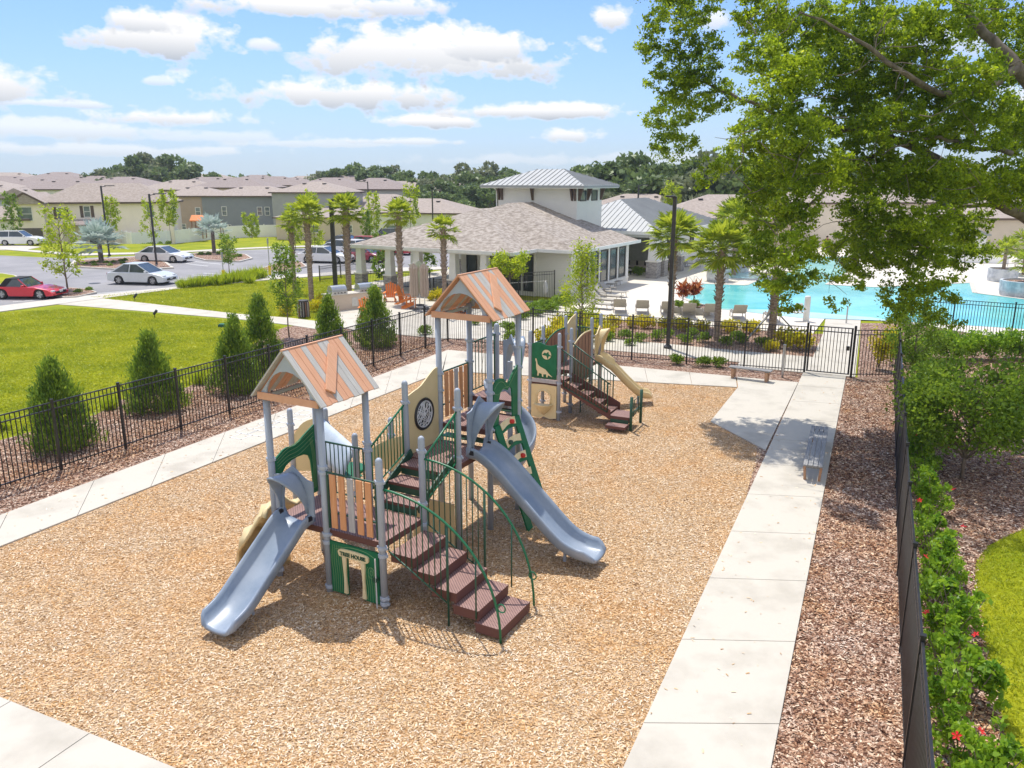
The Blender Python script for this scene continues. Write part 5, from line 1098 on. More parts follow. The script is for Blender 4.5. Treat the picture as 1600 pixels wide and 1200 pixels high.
# ------------------------------------------------------------------ patio furniture
def adirondack(p,rz):
    T=thing('adirondack_chair','x','chair',p,rz,'orange slatted chairs on the patio')
    for i in range(5): MB().bar((-.22+.11*i,-.25,.36),(-.22+.11*i,.2,.26),.095,.025).build('seat_slat',M['adir'],T)
    for i in range(5):
        x=-.24+.12*i; h=1.18-.07*abs(i-2); MB().bar((x*.9,.18,.26),(x*1.15,.4,h),.1,.025,up=(0,1,0)).build('back_slat',M['adir'],T)
    for s in (-1,1):
        MB().bar((s*.33,-.38,.58),(s*.33,.4,.58),.13,.03).build('arm',M['adir'],T); MB().box((s*.31,-.27,.29),(.04,.09,.58)).build('leg',M['adir'],T); MB().bar((s*.29,-.28,.33),(s*.29,.52,.02),.04,.12).build('leg',M['adir'],T)
    return T
A0=adirondack(at(610,472),R(0)); A0['label']='orange slatted chair facing the camera beside the porch column'
for lab,q,rz in (('orange chair seen side-on just left of the folded umbrellas',(632,476),75),('orange chair directly behind the folded umbrellas',(641,482),100),('orange chair half hidden by the fifth cypress',(573,496),180),('orange chair seen through the arch of the taller tower roof',(697,488),-60),('orange chair right of the taller tower post near the patio edge',(712,492),-100)):
    dup(A0,lab,at(*q),R(rz),group='orange slatted chairs on the patio')
def umbrella(label,p,c,rz=0):
    T=thing('folded_umbrella',label,'umbrella',p,rz)
    MB().tube([(0,0,0),(0,0,2.7)],.03,8).build('pole',M['trim'],T); MB().lathe((0,0,0),[(.3,0),(.3,.08),(.05,.12)],14).build('base',M['bronze'],T)
    n=20; rows=[]
    for z,r in ((.75,.15),(1.0,.21),(1.6,.2),(2.1,.17),(2.35,.22),(2.5,.13),(2.62,.04)):
        rows.append([Vector((r*(1+.28*math.cos(j*PI))*math.cos(2*PI*j/n),r*(1+.28*math.cos(j*PI))*math.sin(2*PI*j/n),z)) for j in range(n)])
    MB().grid(rows,closed=True).build('canopy',M[c],T); MB().lathe((0,0,2.6),[(.02,0),(.05,.05),(.01,.12)],10).build('finial',M['trim'],T)
umbrella('left taupe folded umbrella on the patio',at(648,484),'canvas'); umbrella('pale green folded umbrella between the two taupe ones',at(656,478),'canvas2'); umbrella('right taupe folded umbrella on the patio',at(664,484),'canvas')
# grill island
gp=at(552,482); T=thing('grill_island','stucco barbecue counter with two stainless grills set in it','grill counter',gp,R(38))
MB().box((0,0,.45),(3.3,.85,.9)).build('counter',HM[str(BE)],T); MB().box((0,0,.92),(3.4,.95,.05)).build('counter_top',M['kerb'],T)
for x in (-.95,.75):
    g=MB(); g.box((x,0,1.02),(.95,.7,.18)); g_=g.build('grill',M['steel'],T,bevel=.01)
    h_=MB(); rows=[[Vector((x+sx,.0+.33*math.cos(PI*i/10),1.12+.3*math.sin(PI*i/10))) for i in range(11)] for sx in (-.45,.45)]; h_.grid(rows); h_.f+=[tuple(range(11)),tuple(range(21,10,-1))]; h_.build('lid',M['steel'],g_,smooth=False)
    MB().tube([(x-.35,-.4,1.22),(x+.35,-.4,1.22)],.02,6).build('handle',M['steel'],g_)
    for i in range(4): MB().lathe((0,0,0),[(.03,0),(.03,.04)],10).build('knob',M['bronze'],g_).matrix_local=Matrix.Translation((x-.3+.2*i,-.36,1.02))@Matrix.Rotation(PI/2,4,'X')
MB().box((-.1,-.43,.45),(.35,.02,.5)).build('access_door',M['steel'],T)
p=at(475,496); T=thing('litter_bin','slatted timber litter bin beside the lawn walk','litter bin',p)
MB().lathe((0,0,0),[(.26,.04),(.26,.86),(.29,.88),(.29,.93),(.2,.95)],18).build('liner',M['bronze'],T)
for i in range(14): a=2*PI*i/14; MB().bar((.285*math.cos(a),.285*math.sin(a),.06),(.285*math.cos(a),.285*math.sin(a),.85),.09,.02,up=(-math.sin(a),math.cos(a),0)).build('slat',M['greyv'] if i%3 else M['brownp'],T)
# pole with a net by the clipped hedge
p=at(852,470); T=thing('pool_net_pole','long white pole with a drooping net hung on the fence','pool net',p)
MB().tube([(.1,0,1.22),(-2.9,.3,1.0)],.02,6).build('pole',M['white'],T); MB().lathe((0,-.05,.35),[(.02,0),(.13,.2),(.15,.5),(.07,.8),(.02,.88)],12).build('net',M['white'],T)
for q,lab in (((211,470),'small black spotlight in the upper lawn beside the walk'),((242,497),'small black spotlight in the lower lawn')):
    T=thing('garden_spotlight',lab,'spotlight',at(*q)); MB().tube([(0,0,0),(0,0,.2)],.02,6).build('stake',M['black'],T); MB().tube([(-.04,0,.2),(.14,.02,.42)],.07,8).build('lamp_head',M['black'],T)
T=thing('utility_box','low green utility box set in the lawn','utility box',at(352,511)); MB().box((0,0,.07),(.62,.35,.14)).build('body',M['box'],T,bevel=.02); MB().box((0,0,.155),(.56,.3,.03)).build('lid',M['pgreen'],T,bevel=.01)
for q,lab,h in (((350,438),'sign post with a yellow sleeve beside the small lawn tree',1.7),((422,430),'sign post with a yellow sleeve nearest the palms',2.5)):
    T=thing('sleeved_sign_post',lab,'sign post',at(*q)); MB().tube([(0,0,0),(0,0,h)],.035,8).build('post',M['steel'],T); MB().tube([(0,0,0),(0,0,.75)],.1,10).build('yellow_sleeve',M['yellow'],T)
    MB().box((0,0,h+.12),(.05,.3,.42)).build('sign_plate',M['steel'],T)
# ------------------------------------------------------------------ pool furniture
def lounger(p,rz):
    T=thing('sun_lounger','x','sun lounger',p,rz,'taupe sling loungers on the pool deck')
    for s in (-1,1):
        MB().tube([(s*.32,-.95,.36),(s*.32,.25,.36),(s*.32,.85,.88)],.022,6).build('side_rail',M['sframe'],T)
        MB().tube([(s*.33,-.8,0),(s*.33,-.75,.34)],.022,6).build('leg',M['sframe'],T); MB().tube([(s*.33,.35,0),(s*.33,.3,.34)],.022,6).build('leg',M['sframe'],T)
        MB().tube([(s*.36,-.1,.36),(s*.36,-.05,.56),(s*.36,.35,.56),(s*.36,.4,.48)],.02,6).build('arm',M['sframe'],T)
    MB().bar((0,-.92,.37),(0,.25,.37),.6,.02).build('seat_sling',M['sling'],T); MB().bar((0,.26,.38),(0,.86,.9),.6,.02).build('back_sling',M['sling'],T)
    return T
L0=lounger(at(912,445),R(0)); L0['label']='taupe lounger farthest up the row beside the clubhouse windows'
rowA=[(905,448),(900,452),(893,456),(888,460)]; n_=0
lbl=['second','third','fourth','fifth']
# row facing right, backs to the windows
LP=[(960,441),(950,446),(941,451),(932,456),(926,461),(957,464),(949,470),(941,476),(933,483)]
wd=['first','second','third','fourth','fifth','sixth','seventh','eighth','ninth']
for i,q in enumerate(LP):
    rz=R(58); lab='%s lounger, counting from the porch column, in the row beside the clubhouse windows'%wd[i]
    if i==0: L0.location=at(*q); L0.rotation_euler=(0,0,rz); L0['label']=lab
    else: dup(L0,lab,at(*q),rz,group='taupe sling loungers on the pool deck')
LQ=[(968,489),(1003,491),(1042,493),(1075,496),(1108,497),(1153,499),(1206,503)]
for i,q in enumerate(LQ): dup(L0,'%s lounger from the left in the row with its back to the picket fence'%wd[i],at(*q),R(172),group='taupe sling loungers on the pool deck')
for i,q in enumerate([(1078,418),(1086,412),(1092,406),(1098,400)]): dup(L0,'%s lounger, nearest first, in the row along the far white wall'%wd[i],at(*q),R(62),group='taupe sling loungers on the pool deck')
for i,q in enumerate([(1588,418),(1600,412)]): dup(L0,['pale lounger by the right-hand planters','pale lounger cut off by the right edge beyond the planters'][i],at(*q),R(-60),group='taupe sling loungers on the pool deck')
# pool lift, planters, rail, edge wall
p=at(1259,503); T=thing('pool_lift','grey pool lift column with a folded seat at the water edge','pool lift',p)
MB().lathe((0,0,0),[(.16,0),(.15,1.3),(.13,1.35)],16).build('column',M['white'],T); MB().box((-.45,0,.5),(.55,.4,.07)).build('seat',M['white'],T,bevel=.02); MB().box((-.35,.2,.75),(.4,.06,.4)).build('backrest',M['white'],T,bevel=.02); MB().bar((0,0,.75),(-.3,.1,.55),.06,.06).build('arm',M['steel'],T)
T=thing('pool_rail_post','single short pole standing at the pool edge','post',at(1322,506)); MB().tube([(0,0,0),(0,0,.9)],.04,8).build('pole',M['steel'],T); MB().lathe((0,0,0),[(.09,0),(.05,.04)],12).build('base_plate',M['steel'],T)
T=thing('handrail','twin chrome pool handrails at the left pool corner','handrail',at(1072,452))
for s in (0,.5): MB().tube([(s,0,0),(s,0,.85),(s+.1,-.2,.9),(s+.5,-1.0,.35)],.02,6).build('rail',M['steel'],T)
# raised planting box
T=thing('raised_planter','raised concrete bed with red-leaved plants at the pool corner','planter',at(1095,490),R(-28))
MB().box((-.6,0,.2),(2.6,1.6,.4)).build('wall',M['kerb'],T); MB().box((-.6,0,.41),(2.3,1.3,.04)).build('soil',M['mulch'],T)
# ------------------------------------------------------------------ planting
def trunk(T,h,r,m='bark',lean=0,name='trunk',n=7,top=.5):
    rr=random.Random(int(h*1000)%97); pts=[Vector((rr.uniform(-.02,.02)*h*.4+lean*i/n,rr.uniform(-.02,.02)*h*.4,h*i/n)) for i in range(n+1)]; pts[0]=Vector((0,0,-.05))
    return MB().tube(pts,[r*(1.25 if i==0 else 1)*(1-(1-top)*i/n) for i in range(n+1)],8).build(name,M[m],T,smooth=True)
def cypress(label,p,h,r,seed):
    T=thing('cypress_shrub',label,'shrub',p,0,'cypress shrubs along the fence'); g=np.random.default_rng(seed)
    trunk(T,h*.7,.05); C=[];D=[]
    for k in range(300):
        t=g.random()**1.3; a=g.random()*2*PI; prof=min(1,(t/.1+.35)**.6)*(1-t)**.8*(1+.1*math.sin(3*a+seed)+.08*math.sin(7*a+t*9)); q=r*prof*(.68+.42*g.random())
        c=np.array([q*math.cos(a),q*math.sin(a),.06+t*h*.9]); n=34; d=np.array([math.cos(a)*.35,math.sin(a)*.35,1.0]); d/=np.linalg.norm(d)
        s=g.normal(size=(n,3))*np.array([.05,.05,.05])*1.1+d*(g.random((n,1))*.36-.12)+c; C.append(s); D.append(np.repeat((d+np.array([0,0,.2]))[None],n,0))
    n=2500; t=g.random(n)**1.1; a=g.random(n)*2*PI; q=r*.72*np.sqrt(g.random(n))*(1-t)**.7
    C.append(np.stack([q*np.cos(a),q*np.sin(a),.06+t*h*.88],1)); D.append(np.tile([0,0,1.],(n,1)))
    leaves('foliage',np.vstack(C),.115,M['cyp'],T,aspect=.3,dirs=np.vstack(D)); return T
cypress('cypress shrub nearest the camera, at the left edge behind the fence',at(97,700),2.55,.98,1)
cypress('second cypress from the left, broad and standing alone',at(243,640),2.6,.95,2)
cypress('third cypress, overlapping a taller one behind it',at(372,612),2.75,.88,3)
cypress('taller cypress rising behind the third one',at(412,585),3.15,.95,4)
cypress('narrow bright cypress in front of the grill counter',at(518,566),2.75,.85,5)
cypress('farthest cypress, dark based, just left of the tall tower',at(588,541),2.75,.98,6)
def airy(label,p,h,r,m='mid',n=1600,size=.12,base=.3,cone=.6,seed=0,name='young_tree',cat='tree',tr=.035,group=None,clust=26,stake=False,bk='bark'):
    T=thing(name,label,cat,p,0,group); g=np.random.default_rng(seed+11); t_=trunk(T,h*.92,tr,bk,top=.3)
    C=[]; b=MB()
    for k in range(clust):
        t=base+(1-base)*((k+.5)/clust); a=k*2.4+g.random(); q=r*((1-cone)+cone*(1-(t-base)/(1-base)))*(.45+.5*g.random())*min(1,.45+(t-base)*3.5)
        c=np.array([q*math.cos(a),q*math.sin(a),t*h]); C.append(ball(c,(r*.3+.05,r*.3+.05,r*.26+h*.03),n//clust,.1))
        b.tube([(0,0,max(.1,t*h-q*.7)),(c[0]*.6,c[1]*.6,c[2]-q*.18),tuple(c)],[tr*.35,tr*.22,tr*.1],5)
    b.build('branch',M[bk],T,fix=False); leaves('crown',np.vstack(C),size,M[m],T,aspect=.55); return T
airy('slender young oak between the litter bin and the taller cypress',at(452,527),4.3,.85,'mid',2600,.12,.3,.55,1,clust=34)
airy('loose yellow-green tree beside the red convertible',at(106,456),5.4,1.5,'lime',2100,.17,.22,.35,2,clust=26,tr=.06)
airy('lime-leaved sapling left of the slim street lamp',atY(178,376,93)*1,5.2,1.15,'lime',1300,.25,.35,.4,3).location.z=0
airy('thin lime sapling right behind the slim street lamp',atY(238,380,90)*1,5.0,1.2,'lime',900,.22,.2,.5,4).location.z=0
airy('full lime-leaved tree in front of the brown house',at(268,379),5.9,1.3,'lime',1900,.25,.38,.3,5)
airy('small round lime tree at the end of the kerb planting',at(359,432),3.1,.85,'mid',1600,.13,.35,.3,6)
airy('bushy magnolia-like tree before the white vinyl fence',at(394,372),3.0,1.1,'lime',1500,.24,.08,.1,7)
airy('dark sapling in the planting left of the cream house drive',atY(24,370,98)*1,5.6,1.3,'mid',1300,.26,.15,.6,8).location.z=0
airy('yellow-green tree rising behind the two leftmost palms',atY(492,390,78)*1,6.0,1.2,'lime',1500,.22,.2,.4,9).location.z=0
airy('yellow tree left of the tall palm on the far verge',atY(462,392,86)*1,4.6,1.1,'lime',1100,.24,.15,.4,10).location.z=0
airy('slim yellow tree between the palms on the far lawn',atY(586,366,98)*1,5.6,1.1,'lime',1100,.26,.25,.4,11).location.z=0
airy('small dark tree on the far lawn beside the slim yellow one',atY(573,366,96)*1,3.8,.8,'mid',900,.24,.15,.4,12).location.z=0
airy('yellow tree above the roof edge right of the fourth palm',atY(642,355,100)*1,6.5,1.4,'lime',1300,.28,.3,.3,13).location.z=0
airy('airy tree with feathery limbs standing in the yellow bushes by the loungers',at(907,548),4.55,1.25,'lime',4200,.1,.2,.75,14,clust=54,tr=.045)
airy('small crape-like tree with bright fresh leaves before the clubhouse wall',at(797,478),3.0,1.2,'lime',2300,.16,.62,.1,15,clust=24,tr=.05)
airy('bright green conical tree against the dark woods',atY(1048,330,98)*1,6.6,1.9,'lime',1700,.34,.15,.6,16).location.z=0
airy('dark upright tree seen between the porch columns',at(663,428),3.6,1.0,'mid',1800,.2,.05,.2,17)
airy('dark shrubby tree beside the second porch column',at(600,438),3.4,.9,'mid',1400,.2,.05,.2,18)
# ---- palms
def palm(label,p,h,R_,tr=.14,n=34,m='palm',size=1.,seed=0,name='cabbage_palm',bark='palmbark',boots=True,droop=.36,up=.95,group=None,blades=19):
    T=thing(name,label,'palm tree',p,0,group); g=random.Random(seed+5); th=h-R_*.62; th=max(th,.25)
    prof=[(tr*1.25,0)]; k=int(th/.13)
    for i in range(k): z=th*(i+.5)/k; q=tr*(1-.12*i/k)*(1.16 if (i>k*.45 and boots) else 1.02); prof+=[(q,z),(q*.9,z+th*.42/k)]
    prof.append((tr*.8,th)); MB().lathe((0,0,0),prof,10).build('trunk',M[bark],T)
    if boots and tr>.1:
        b=MB()
        for i in range(int(th*.55/.12)*3):
            z=th*.42+(th*.6)*i/(int(th*.55/.12)*3); a=i*2.4; b.bar((tr*.8*math.cos(a),tr*.8*math.sin(a),z),(tr*1.55*math.cos(a),tr*1.55*math.sin(a),z+.17),.07,.03)
        b.build('leaf_boots',M[bark],T,fix=False)
    mb=MB(); pt=MB(); c0=Vector((0,0,th))
    for i in range(n):
        a=i*2.399+g.uniform(-.2,.2); el=R(80-118*(i/n)**.9*up+g.uniform(-8,8)); L=R_*g.uniform(.5,.66); d=Vector((math.cos(a)*math.cos(el),math.sin(a)*math.cos(el),math.sin(el)))
        e=c0+d*L-Vector((0,0,.1*L)); pt.bar(c0,e,.03*size,.015)
        side=d.cross(Vector((0,0,1))); side=side.normalized() if side.length>.05 else Vector((1,0,0)); nr=side.cross(d)
        for j in range(blades):
            t=(j/(blades-1)-.5)*2; an=t*R(105); bl=R_*g.uniform(.42,.6)*(1-.25*abs(t)); bd=(d*math.cos(an)+side*math.sin(an)+nr*.12*g.uniform(-1,1)).normalized(); w=side*math.cos(an)-d*math.sin(an)
            wd=bl*.082*size; mid=e+bd*bl*.6-Vector((0,0,droop*.1*bl)); tip=e+bd*bl-Vector((0,0,droop*bl*g.uniform(.25,.7)))
            mb.add([e,mid-w*wd,tip,mid+w*wd],[(0,1,2,3)])
    pt.build('petiole',M['palm'] if m=='palm' else M[m],T,fix=False); mb.build('crown',M[m],T,fix=False); return T
GP='cabbage palms beside the clubhouse'
palm('tall palm second from the left with a shaggy trunk, in front of the porch lawn',at(487,470),6.0,1.28,.17,seed=1,group=GP)
palm('leftmost palm, thinner, behind the young oak',at(461,457),5.1,0.97,.15,seed=2,group=GP,n=24)
palm('tallest palm, right of the thick lamp post, its trunk crossing the roof tip',at(546,466),6.1,1.28,.19,seed=3,group=GP,n=38)
palm('palm in front of the middle of the porch behind the orange chairs',at(627,472),5.85,1.06,.17,seed=4,group=GP)
palm('short-crowned palm against the brown shingle roof above the taller tower',at(695,480),5.05,1.05,.15,seed=5,group=GP,n=28)
palm('broad palm with a bright crown standing by the pool in the garden bed',at(1119,532),5.1,1.5,.16,seed=6,n=46,group='palms in the garden bed')
palm('palm directly behind the garden lamp post',at(1047,508),5.4,1.55,.15,seed=7,n=42,group='palms in the garden bed')
palm('yellowish palm behind the first round planter',at(1146,430),5.4,2.3,.2,seed=8,n=34)
palm('low yellow palm cut by the right edge above the planters',at(1600,430),3.2,1.9,.2,seed=12,n=24)
palm('palm trunk cloaked in oak leaves at the pool edge, held by timber braces',at(1205,533),4.0,1.2,.19,seed=9,n=22,boots=True)
def planter(label,p,r,h,ph,seed,plab):
    T=thing('round_planter',label,'planter',p); MB().lathe((0,0,0),[(r*.93,0),(r,h*.35),(r,h*.37),(r*1.0,h),(r*.9,h+.01),(r*.88,h-.12)],28).build('bowl',M['planter'],T); MB().lathe((0,0,h-.13),[(r*.87,0),(r*.87,.03)],24).build('soil',M['mulch'],T)
    palm(plab,p+Vector((0,0,h-.12)),ph,1.15,.13,n=20,seed=seed,boots=False,name='planter_palm')
planter('round grey concrete planter partly behind the broad garden palm',at(1121,440),.8,.95,.9,21,'small palm in the planter behind the broad garden palm')
planter('farther round grey planter beside the spa',at(1152,425),.9,.95,1.9,22,'small palm in the farther planter beside the spa')
planter('round grey planter on the far side of the right-hand pool deck',at(1565,440),.98,.95,2.2,23,'small palm in the right-hand planter on the far deck')
planter('largest round grey planter, at the right edge of the pool',at(1600,463),1.45,1.0,2.0,24,'small palm in the largest planter at the right edge')
palm('wide silver fan palm on the planted island',at(159,412),3.1,2.3,.22,m='bis',seed=31,n=26,size=1.3,name='silver_palm',bark='greybark',boots=False,droop=.15,up=.82,blades=15,group='silver fan palms')
palm('smaller silver fan palm on the entry island',at(335,397),3.4,1.9,.2,m='bis',seed=32,n=22,size=1.3,name='silver_palm',bark='greybark',boots=False,droop=.15,up=.82,blades=13,group='silver fan palms')
# timber braces of the pool-edge tree
T=thing('tree_braces','three grey timber braces propping the leafy trunk by the pool','tree brace',at(1205,533))
for a in (200,-20,80): MB().bar((1.5*math.cos(R(a)),1.5*math.sin(R(a)),0),(.15*math.cos(R(a)),.15*math.sin(R(a)),1.35),.09,.05).build('brace',M['wood'],T)
# ---- shrubs
def shrub_proto(name,m,r,h,n,size,asp=.55,label='x',seed=0,group=None,lob=9):
    T=thing(name,label,'shrub',(0,0,0),0,group); g=np.random.default_rng(seed+40); C=[]
    for k in range(lob): a=g.random()*2*PI; q=r*.55*math.sqrt(g.random()); C.append(ball((q*math.cos(a),q*math.sin(a),h*(.35+.4*g.random())),(r*.5,r*.5,h*.34),n//lob,.4))
    C=np.vstack(C); C=C[C[:,2]>.02]; leaves('foliage',C,size,M[m],T,aspect=asp,up=.3)
    b=MB()
    for k in range(4): a=k*1.6; b.tube([(0,0,0),(.35*r*math.cos(a),.35*r*math.sin(a),h*.6)],.012,5)
    b.build('stem',M['bark'],T,fix=False); return T
ORD='first second third fourth fifth sixth seventh eighth ninth tenth eleventh twelfth thirteenth fourteenth fifteenth sixteenth seventeenth eighteenth nineteenth twentieth twenty-first twenty-second twenty-third twenty-fourth twenty-fifth twenty-sixth twenty-seventh twenty-eighth twenty-ninth thirtieth thirty-first thirty-second'.split()
def screen(p): return Vector(p).x/max(1,Vector(p).y)
def place(proto,items,grp,first=[True]):
    items=list(items)
    from collections import Counter
    cnt=Counter(l for l,_,_ in items); rows={}
    for l in cnt:
        if cnt[l]>1:
            idx=sorted([i for i,t in enumerate(items) if t[0]==l],key=lambda i:(-items[i][1].y if 'hibiscus' in l else screen(items[i][1])))
            for n,i in enumerate(idx): rows[i]=n
    for i,n in rows.items():
        l,p,s_=items[i]; items[i]=(ORD[n]+(' from the far end, ' if 'hibiscus' in l else ' from the left, ')+l,p,s_)
    for i,(lab,p,sc) in enumerate(items):
        if not proto.get('used'): proto['used']=1; o=proto; o.location=p; o.rotation_euler=(0,0,i*1.3); o.scale=(sc,)*3; o['label']=lab; o['group']=grp
        else: dup(proto,lab,p,i*1.7,sc,group=grp)
    if 'used' in proto and False: del proto['used']
yl=shrub_proto('yellow_shrub','yel',.62,.75,620,.13,seed=1); g1='low bushes in the garden bed'
same='rounded yellow-green bush in the row behind the loungers'
place(yl,[(same,at(x,y),s_) for x,y,s_ in ((958,510,.85),(985,512,.8),(1012,514,.9),(1040,515,.85),(1068,517,.9),(1095,518,.8),(1145,520,.9),(1172,521,.85),(1000,507,.7),(1060,511,.7),(1180,517,.75),(1135,516,.7))],g1)
place(yl,[('largest yellow-green bush beside the gate walk',at(1247,546),1.25),('yellow-green bush just left of the largest one by the gate',at(1222,538),1.05),('small yellow bush between the sign post and the pool lift',at(1206,549),.7)],g1)
place(yl,[('yellow bush mound at the foot of the feathery tree, %s'%w,at(x,y),s_) for w,x,y,s_ in (('left side',858,540,1.25),('centre',885,538,1.4),('right side',918,535,1.45),('behind left',880,522,1.3),('behind right',925,520,1.35),('far right',945,528,1.0))],g1)
place(yl,[('yellow bush %s'%w,at(x,y),s_) for w,x,y,s_ in (('at the foot of the porch column behind the orange chair',585,466,1.),('between the orange chairs',672,470,.8),('right of the folded umbrellas',742,474,1.3),('under the fifth palm',690,470,1.1),('beside the litter bin',497,487,1.),('left of the litter bin',444,493,1.),('in front of the second palm',505,478,1.0))],g1)
gs=shrub_proto('green_shrub','mid',.55,.6,560,.12,seed=2); g2='small green shrubs'
place(gs,[('low green shrub in the front row of the garden bed',at(x,y),s_) for x,y,s_ in ((950,533,.8),(975,530,.8),(1000,535,.75),(1028,532,.8),(1070,537,.75),(1098,535,.8),(1135,540,.75),(1160,537,.8),(1190,541,.75),(1080,528,.8),(985,541,.6),(1045,527,.7),(1150,530,.7))],g2)
place(gs,[('green bush in the hedge below the clubhouse side wall',at(x,y),s_) for x,y,s_ in ((808,496,1.1),(818,494,1.1),(830,491,1.1),(842,489,1.1),(853,485,1.1),(864,482,1.1),(876,478,1.1),(886,475,1.1),(815,500,.9),(840,495,.9),(862,489,.9))],g2)
place(gs,[('leafy bush below the tall clubhouse windows',at(x,y),s_) for x,y,s_ in ((925,447,1.5),(937,441,1.5),(948,436,1.4),(912,452,1.5),(897,458,1.6))],g2)
place(gs,[('bush at the foot of the lounge column',at(998,431),1.2),('bush beyond the lounge column by the white wall',at(1060,412),1.6),('second bush along the white wall behind the lamp post',at(1046,424),1.3),('small plant inside the fence below the tower roof arch',at(665,524),.8),('spiky plant at the patio corner by the fence',at(742,508),.7)],g2)
place(gs,[('small shrub between the picket fence and the outer walk',at(x,y),s_) for x,y,s_ in ((1058,569,.7),(1098,572,.7),(1122,574,.7),(800,535,.9),(795,519,.9),(770,515,.7))],g2)
yh=shrub_proto('tall_shrub','yel',.5,1.7,900,.12,seed=3); place(yh,[('upright yellow-green shrub behind the short fence right of the gate',at(1372,577),1.0),('upright shrub hidden behind the first, nearer the corner',at(1392,570),.9)],'upright shrubs by the gate')
# kerb-side ornamental grasses
og=thing('ornamental_grass','x','grass clump',(0,0,0)); C=ball((0,0,.3),(.5,.5,.3),420,.1); C[:,2]=np.abs(C[:,2]); D=np.c_[C[:,:2]*.9,np.ones(len(C))]; leaves('blades',C,.6,M['lime'],og,aspect=.06,dirs=D)
place(og,[('clump of ornamental grass in the strip along the parking kerb',at(x,y),s_) for x,y,s_ in ((285,450,.9),(300,449,1.),(313,448,1.1),(327,446,1.),(340,446,1.1),(352,444,1.2),(364,442,1.2),(375,440,1.2),(386,439,1.2),(397,437,1.3),(408,435,1.2),(390,443,1.))],'kerb-side grasses')
place(og,[('dry grass tuft at the lawn edge behind the first fence bay',at(2,672),.6),('dry grass tuft between the first and second cypress',at(172,640),.6),('grass tuft right of the second cypress',at(313,600),.7),('grass tuft left of the fourth fence post',at(210,610),.45)],'grass tufts by the cypresses')
ds=shrub_proto('dark_shrub','cyp',.4,.4,260,.14,seed=6)
place(ds,[('small dark clipped shrub on the planted island',at(x,y),.9) for x,y in ((135,415),(145,413),(155,412),(168,413),(178,412),(188,410),(196,409),(150,417),(172,417),(190,414))],'island shrubs')
place(ds,[('dark low shrub on the entry island',at(x,y),1.1) for x,y in ((300,402),(313,400),(325,400),(345,399),(358,402),(372,403))],'island shrubs')
place(ds,[('sparse shrub in the bark beside the red convertible',at(x,y),.9) for x,y in ((86,452),(121,459),(138,456))],'island shrubs')
place(ds,[('low shrub along the foot of the white vinyl fence',at(x,388-.1*(x-207),-1.05),1.4) for x in (212,222,231,240,251,262)],'vinyl fence shrubs')
# red-leaved plants in the raised bed
for i,(q,lab) in enumerate((((1066,488),'red-leaved cordyline on the left of the raised bed'),((1083,487),'orange-leaved cordyline on the right of the raised bed'))):
    T=thing('cordyline',lab,'plant',at(*q)+Vector((0,0,.42)),0,'red-leaved plants'); trunk(T,.7,.04); C=ball((0,0,.85),(.42,.42,.45),110,.2); leaves('leaves',C,.62,M['redl'],T,aspect=.2,dirs=C-np.array([0,0,.6]))
place(gs,[('green plant at the foot of the red-leaved plants, left',at(1060,492)+Vector((0,0,.4)),.7),('green plant at the foot of the red-leaved plants, right',at(1083,492)+Vector((0,0,.4)),.75)],g2)
# hibiscus hedge along the right fence
hib=thing('hibiscus_shrub','x','shrub',(0,0,0)); C=[]
g=np.random.default_rng(77)
for k in range(26):
    a=g.random()*2*PI; q=.42*math.sqrt(g.random()); c=np.array([q*math.cos(a),q*math.sin(a),.25+.6*g.random()]); C.append(ball(c,(.16,.16,.12),34,.2))
leaves('foliage',np.vstack(C),.105,M['hib'],hib,aspect=.6,up=.25)
b=MB()
for k in range(7): a=k*.9; b.tube([(0,0,0),(.16*math.cos(a),.16*math.sin(a),.4),(.34*math.cos(a),.34*math.sin(a),.85)],[.014,.01,.006],5)
b.build('stem',M['bark'],hib,fix=False)
h0=at(1437,640); h1=at(1508,1230); hp=[]
dh=(FR-at(1413,1200)).normalized(); sd=Vector((dh.y,-dh.x,0)); f0=at(1413,1200)-dh*.6
k=0
while k<23:
    q=f0+dh*(k*.95)+sd*(.55+.1*math.sin(k*2.1)); hp.append(q)
    if k<7 and k%2==0: hp.append(f0+dh*(k*.95+.4)+sd*(.86+.12*math.sin(k*3)))
    k+=1
place(hib,[('leafy hibiscus shrub in the hedge outside the right-hand fence',q,.74+.24*((i*37)%10)/10) for i,q in enumerate(hp)],'hibiscus hedge')
# flowers belong to single shrubs of the hedge
hs=[o for o in COL.objects if o.name.startswith('hibiscus_shrub')]
fl=MB()
for i in range(5): a=2*PI*i/5; fl.add([(0,0,0),(.07*math.cos(a-.45),.07*math.sin(a-.45),.03),(.105*math.cos(a),.105*math.sin(a),.015),(.07*math.cos(a+.45),.07*math.sin(a+.45),.03)],[(0,1,2,3)])
fl.tube([(0,0,0),(.01,0,.09)],.008,5); fo=fl.build('flower',M['petal'],None); fme=fo.data; bpy.data.objects.remove(fo)
for (x,y) in ((1433,680),(1490,765),(1437,782),(1505,823),(1448,957),(1525,992),(1495,1150),(1533,1143),(1480,700),(1446,870)):
    w=at(x,y,.95); o=min(hs,key=lambda s:(s.location-Vector((w.x,w.y,0))).length); sc=o.scale.x
    f=bpy.data.objects.new('flower',fme); COL.objects.link(f); f.parent=o; l=Matrix.Rotation(-o.rotation_euler.z,3,'Z')@(w-o.location); f.location=l/sc; f.rotation_euler=(R(30),R(-20),x); f.scale=(.6/sc,)*3
    if (l/sc).to_2d().length>.8: f.location.x*=.6; f.location.y*=.6
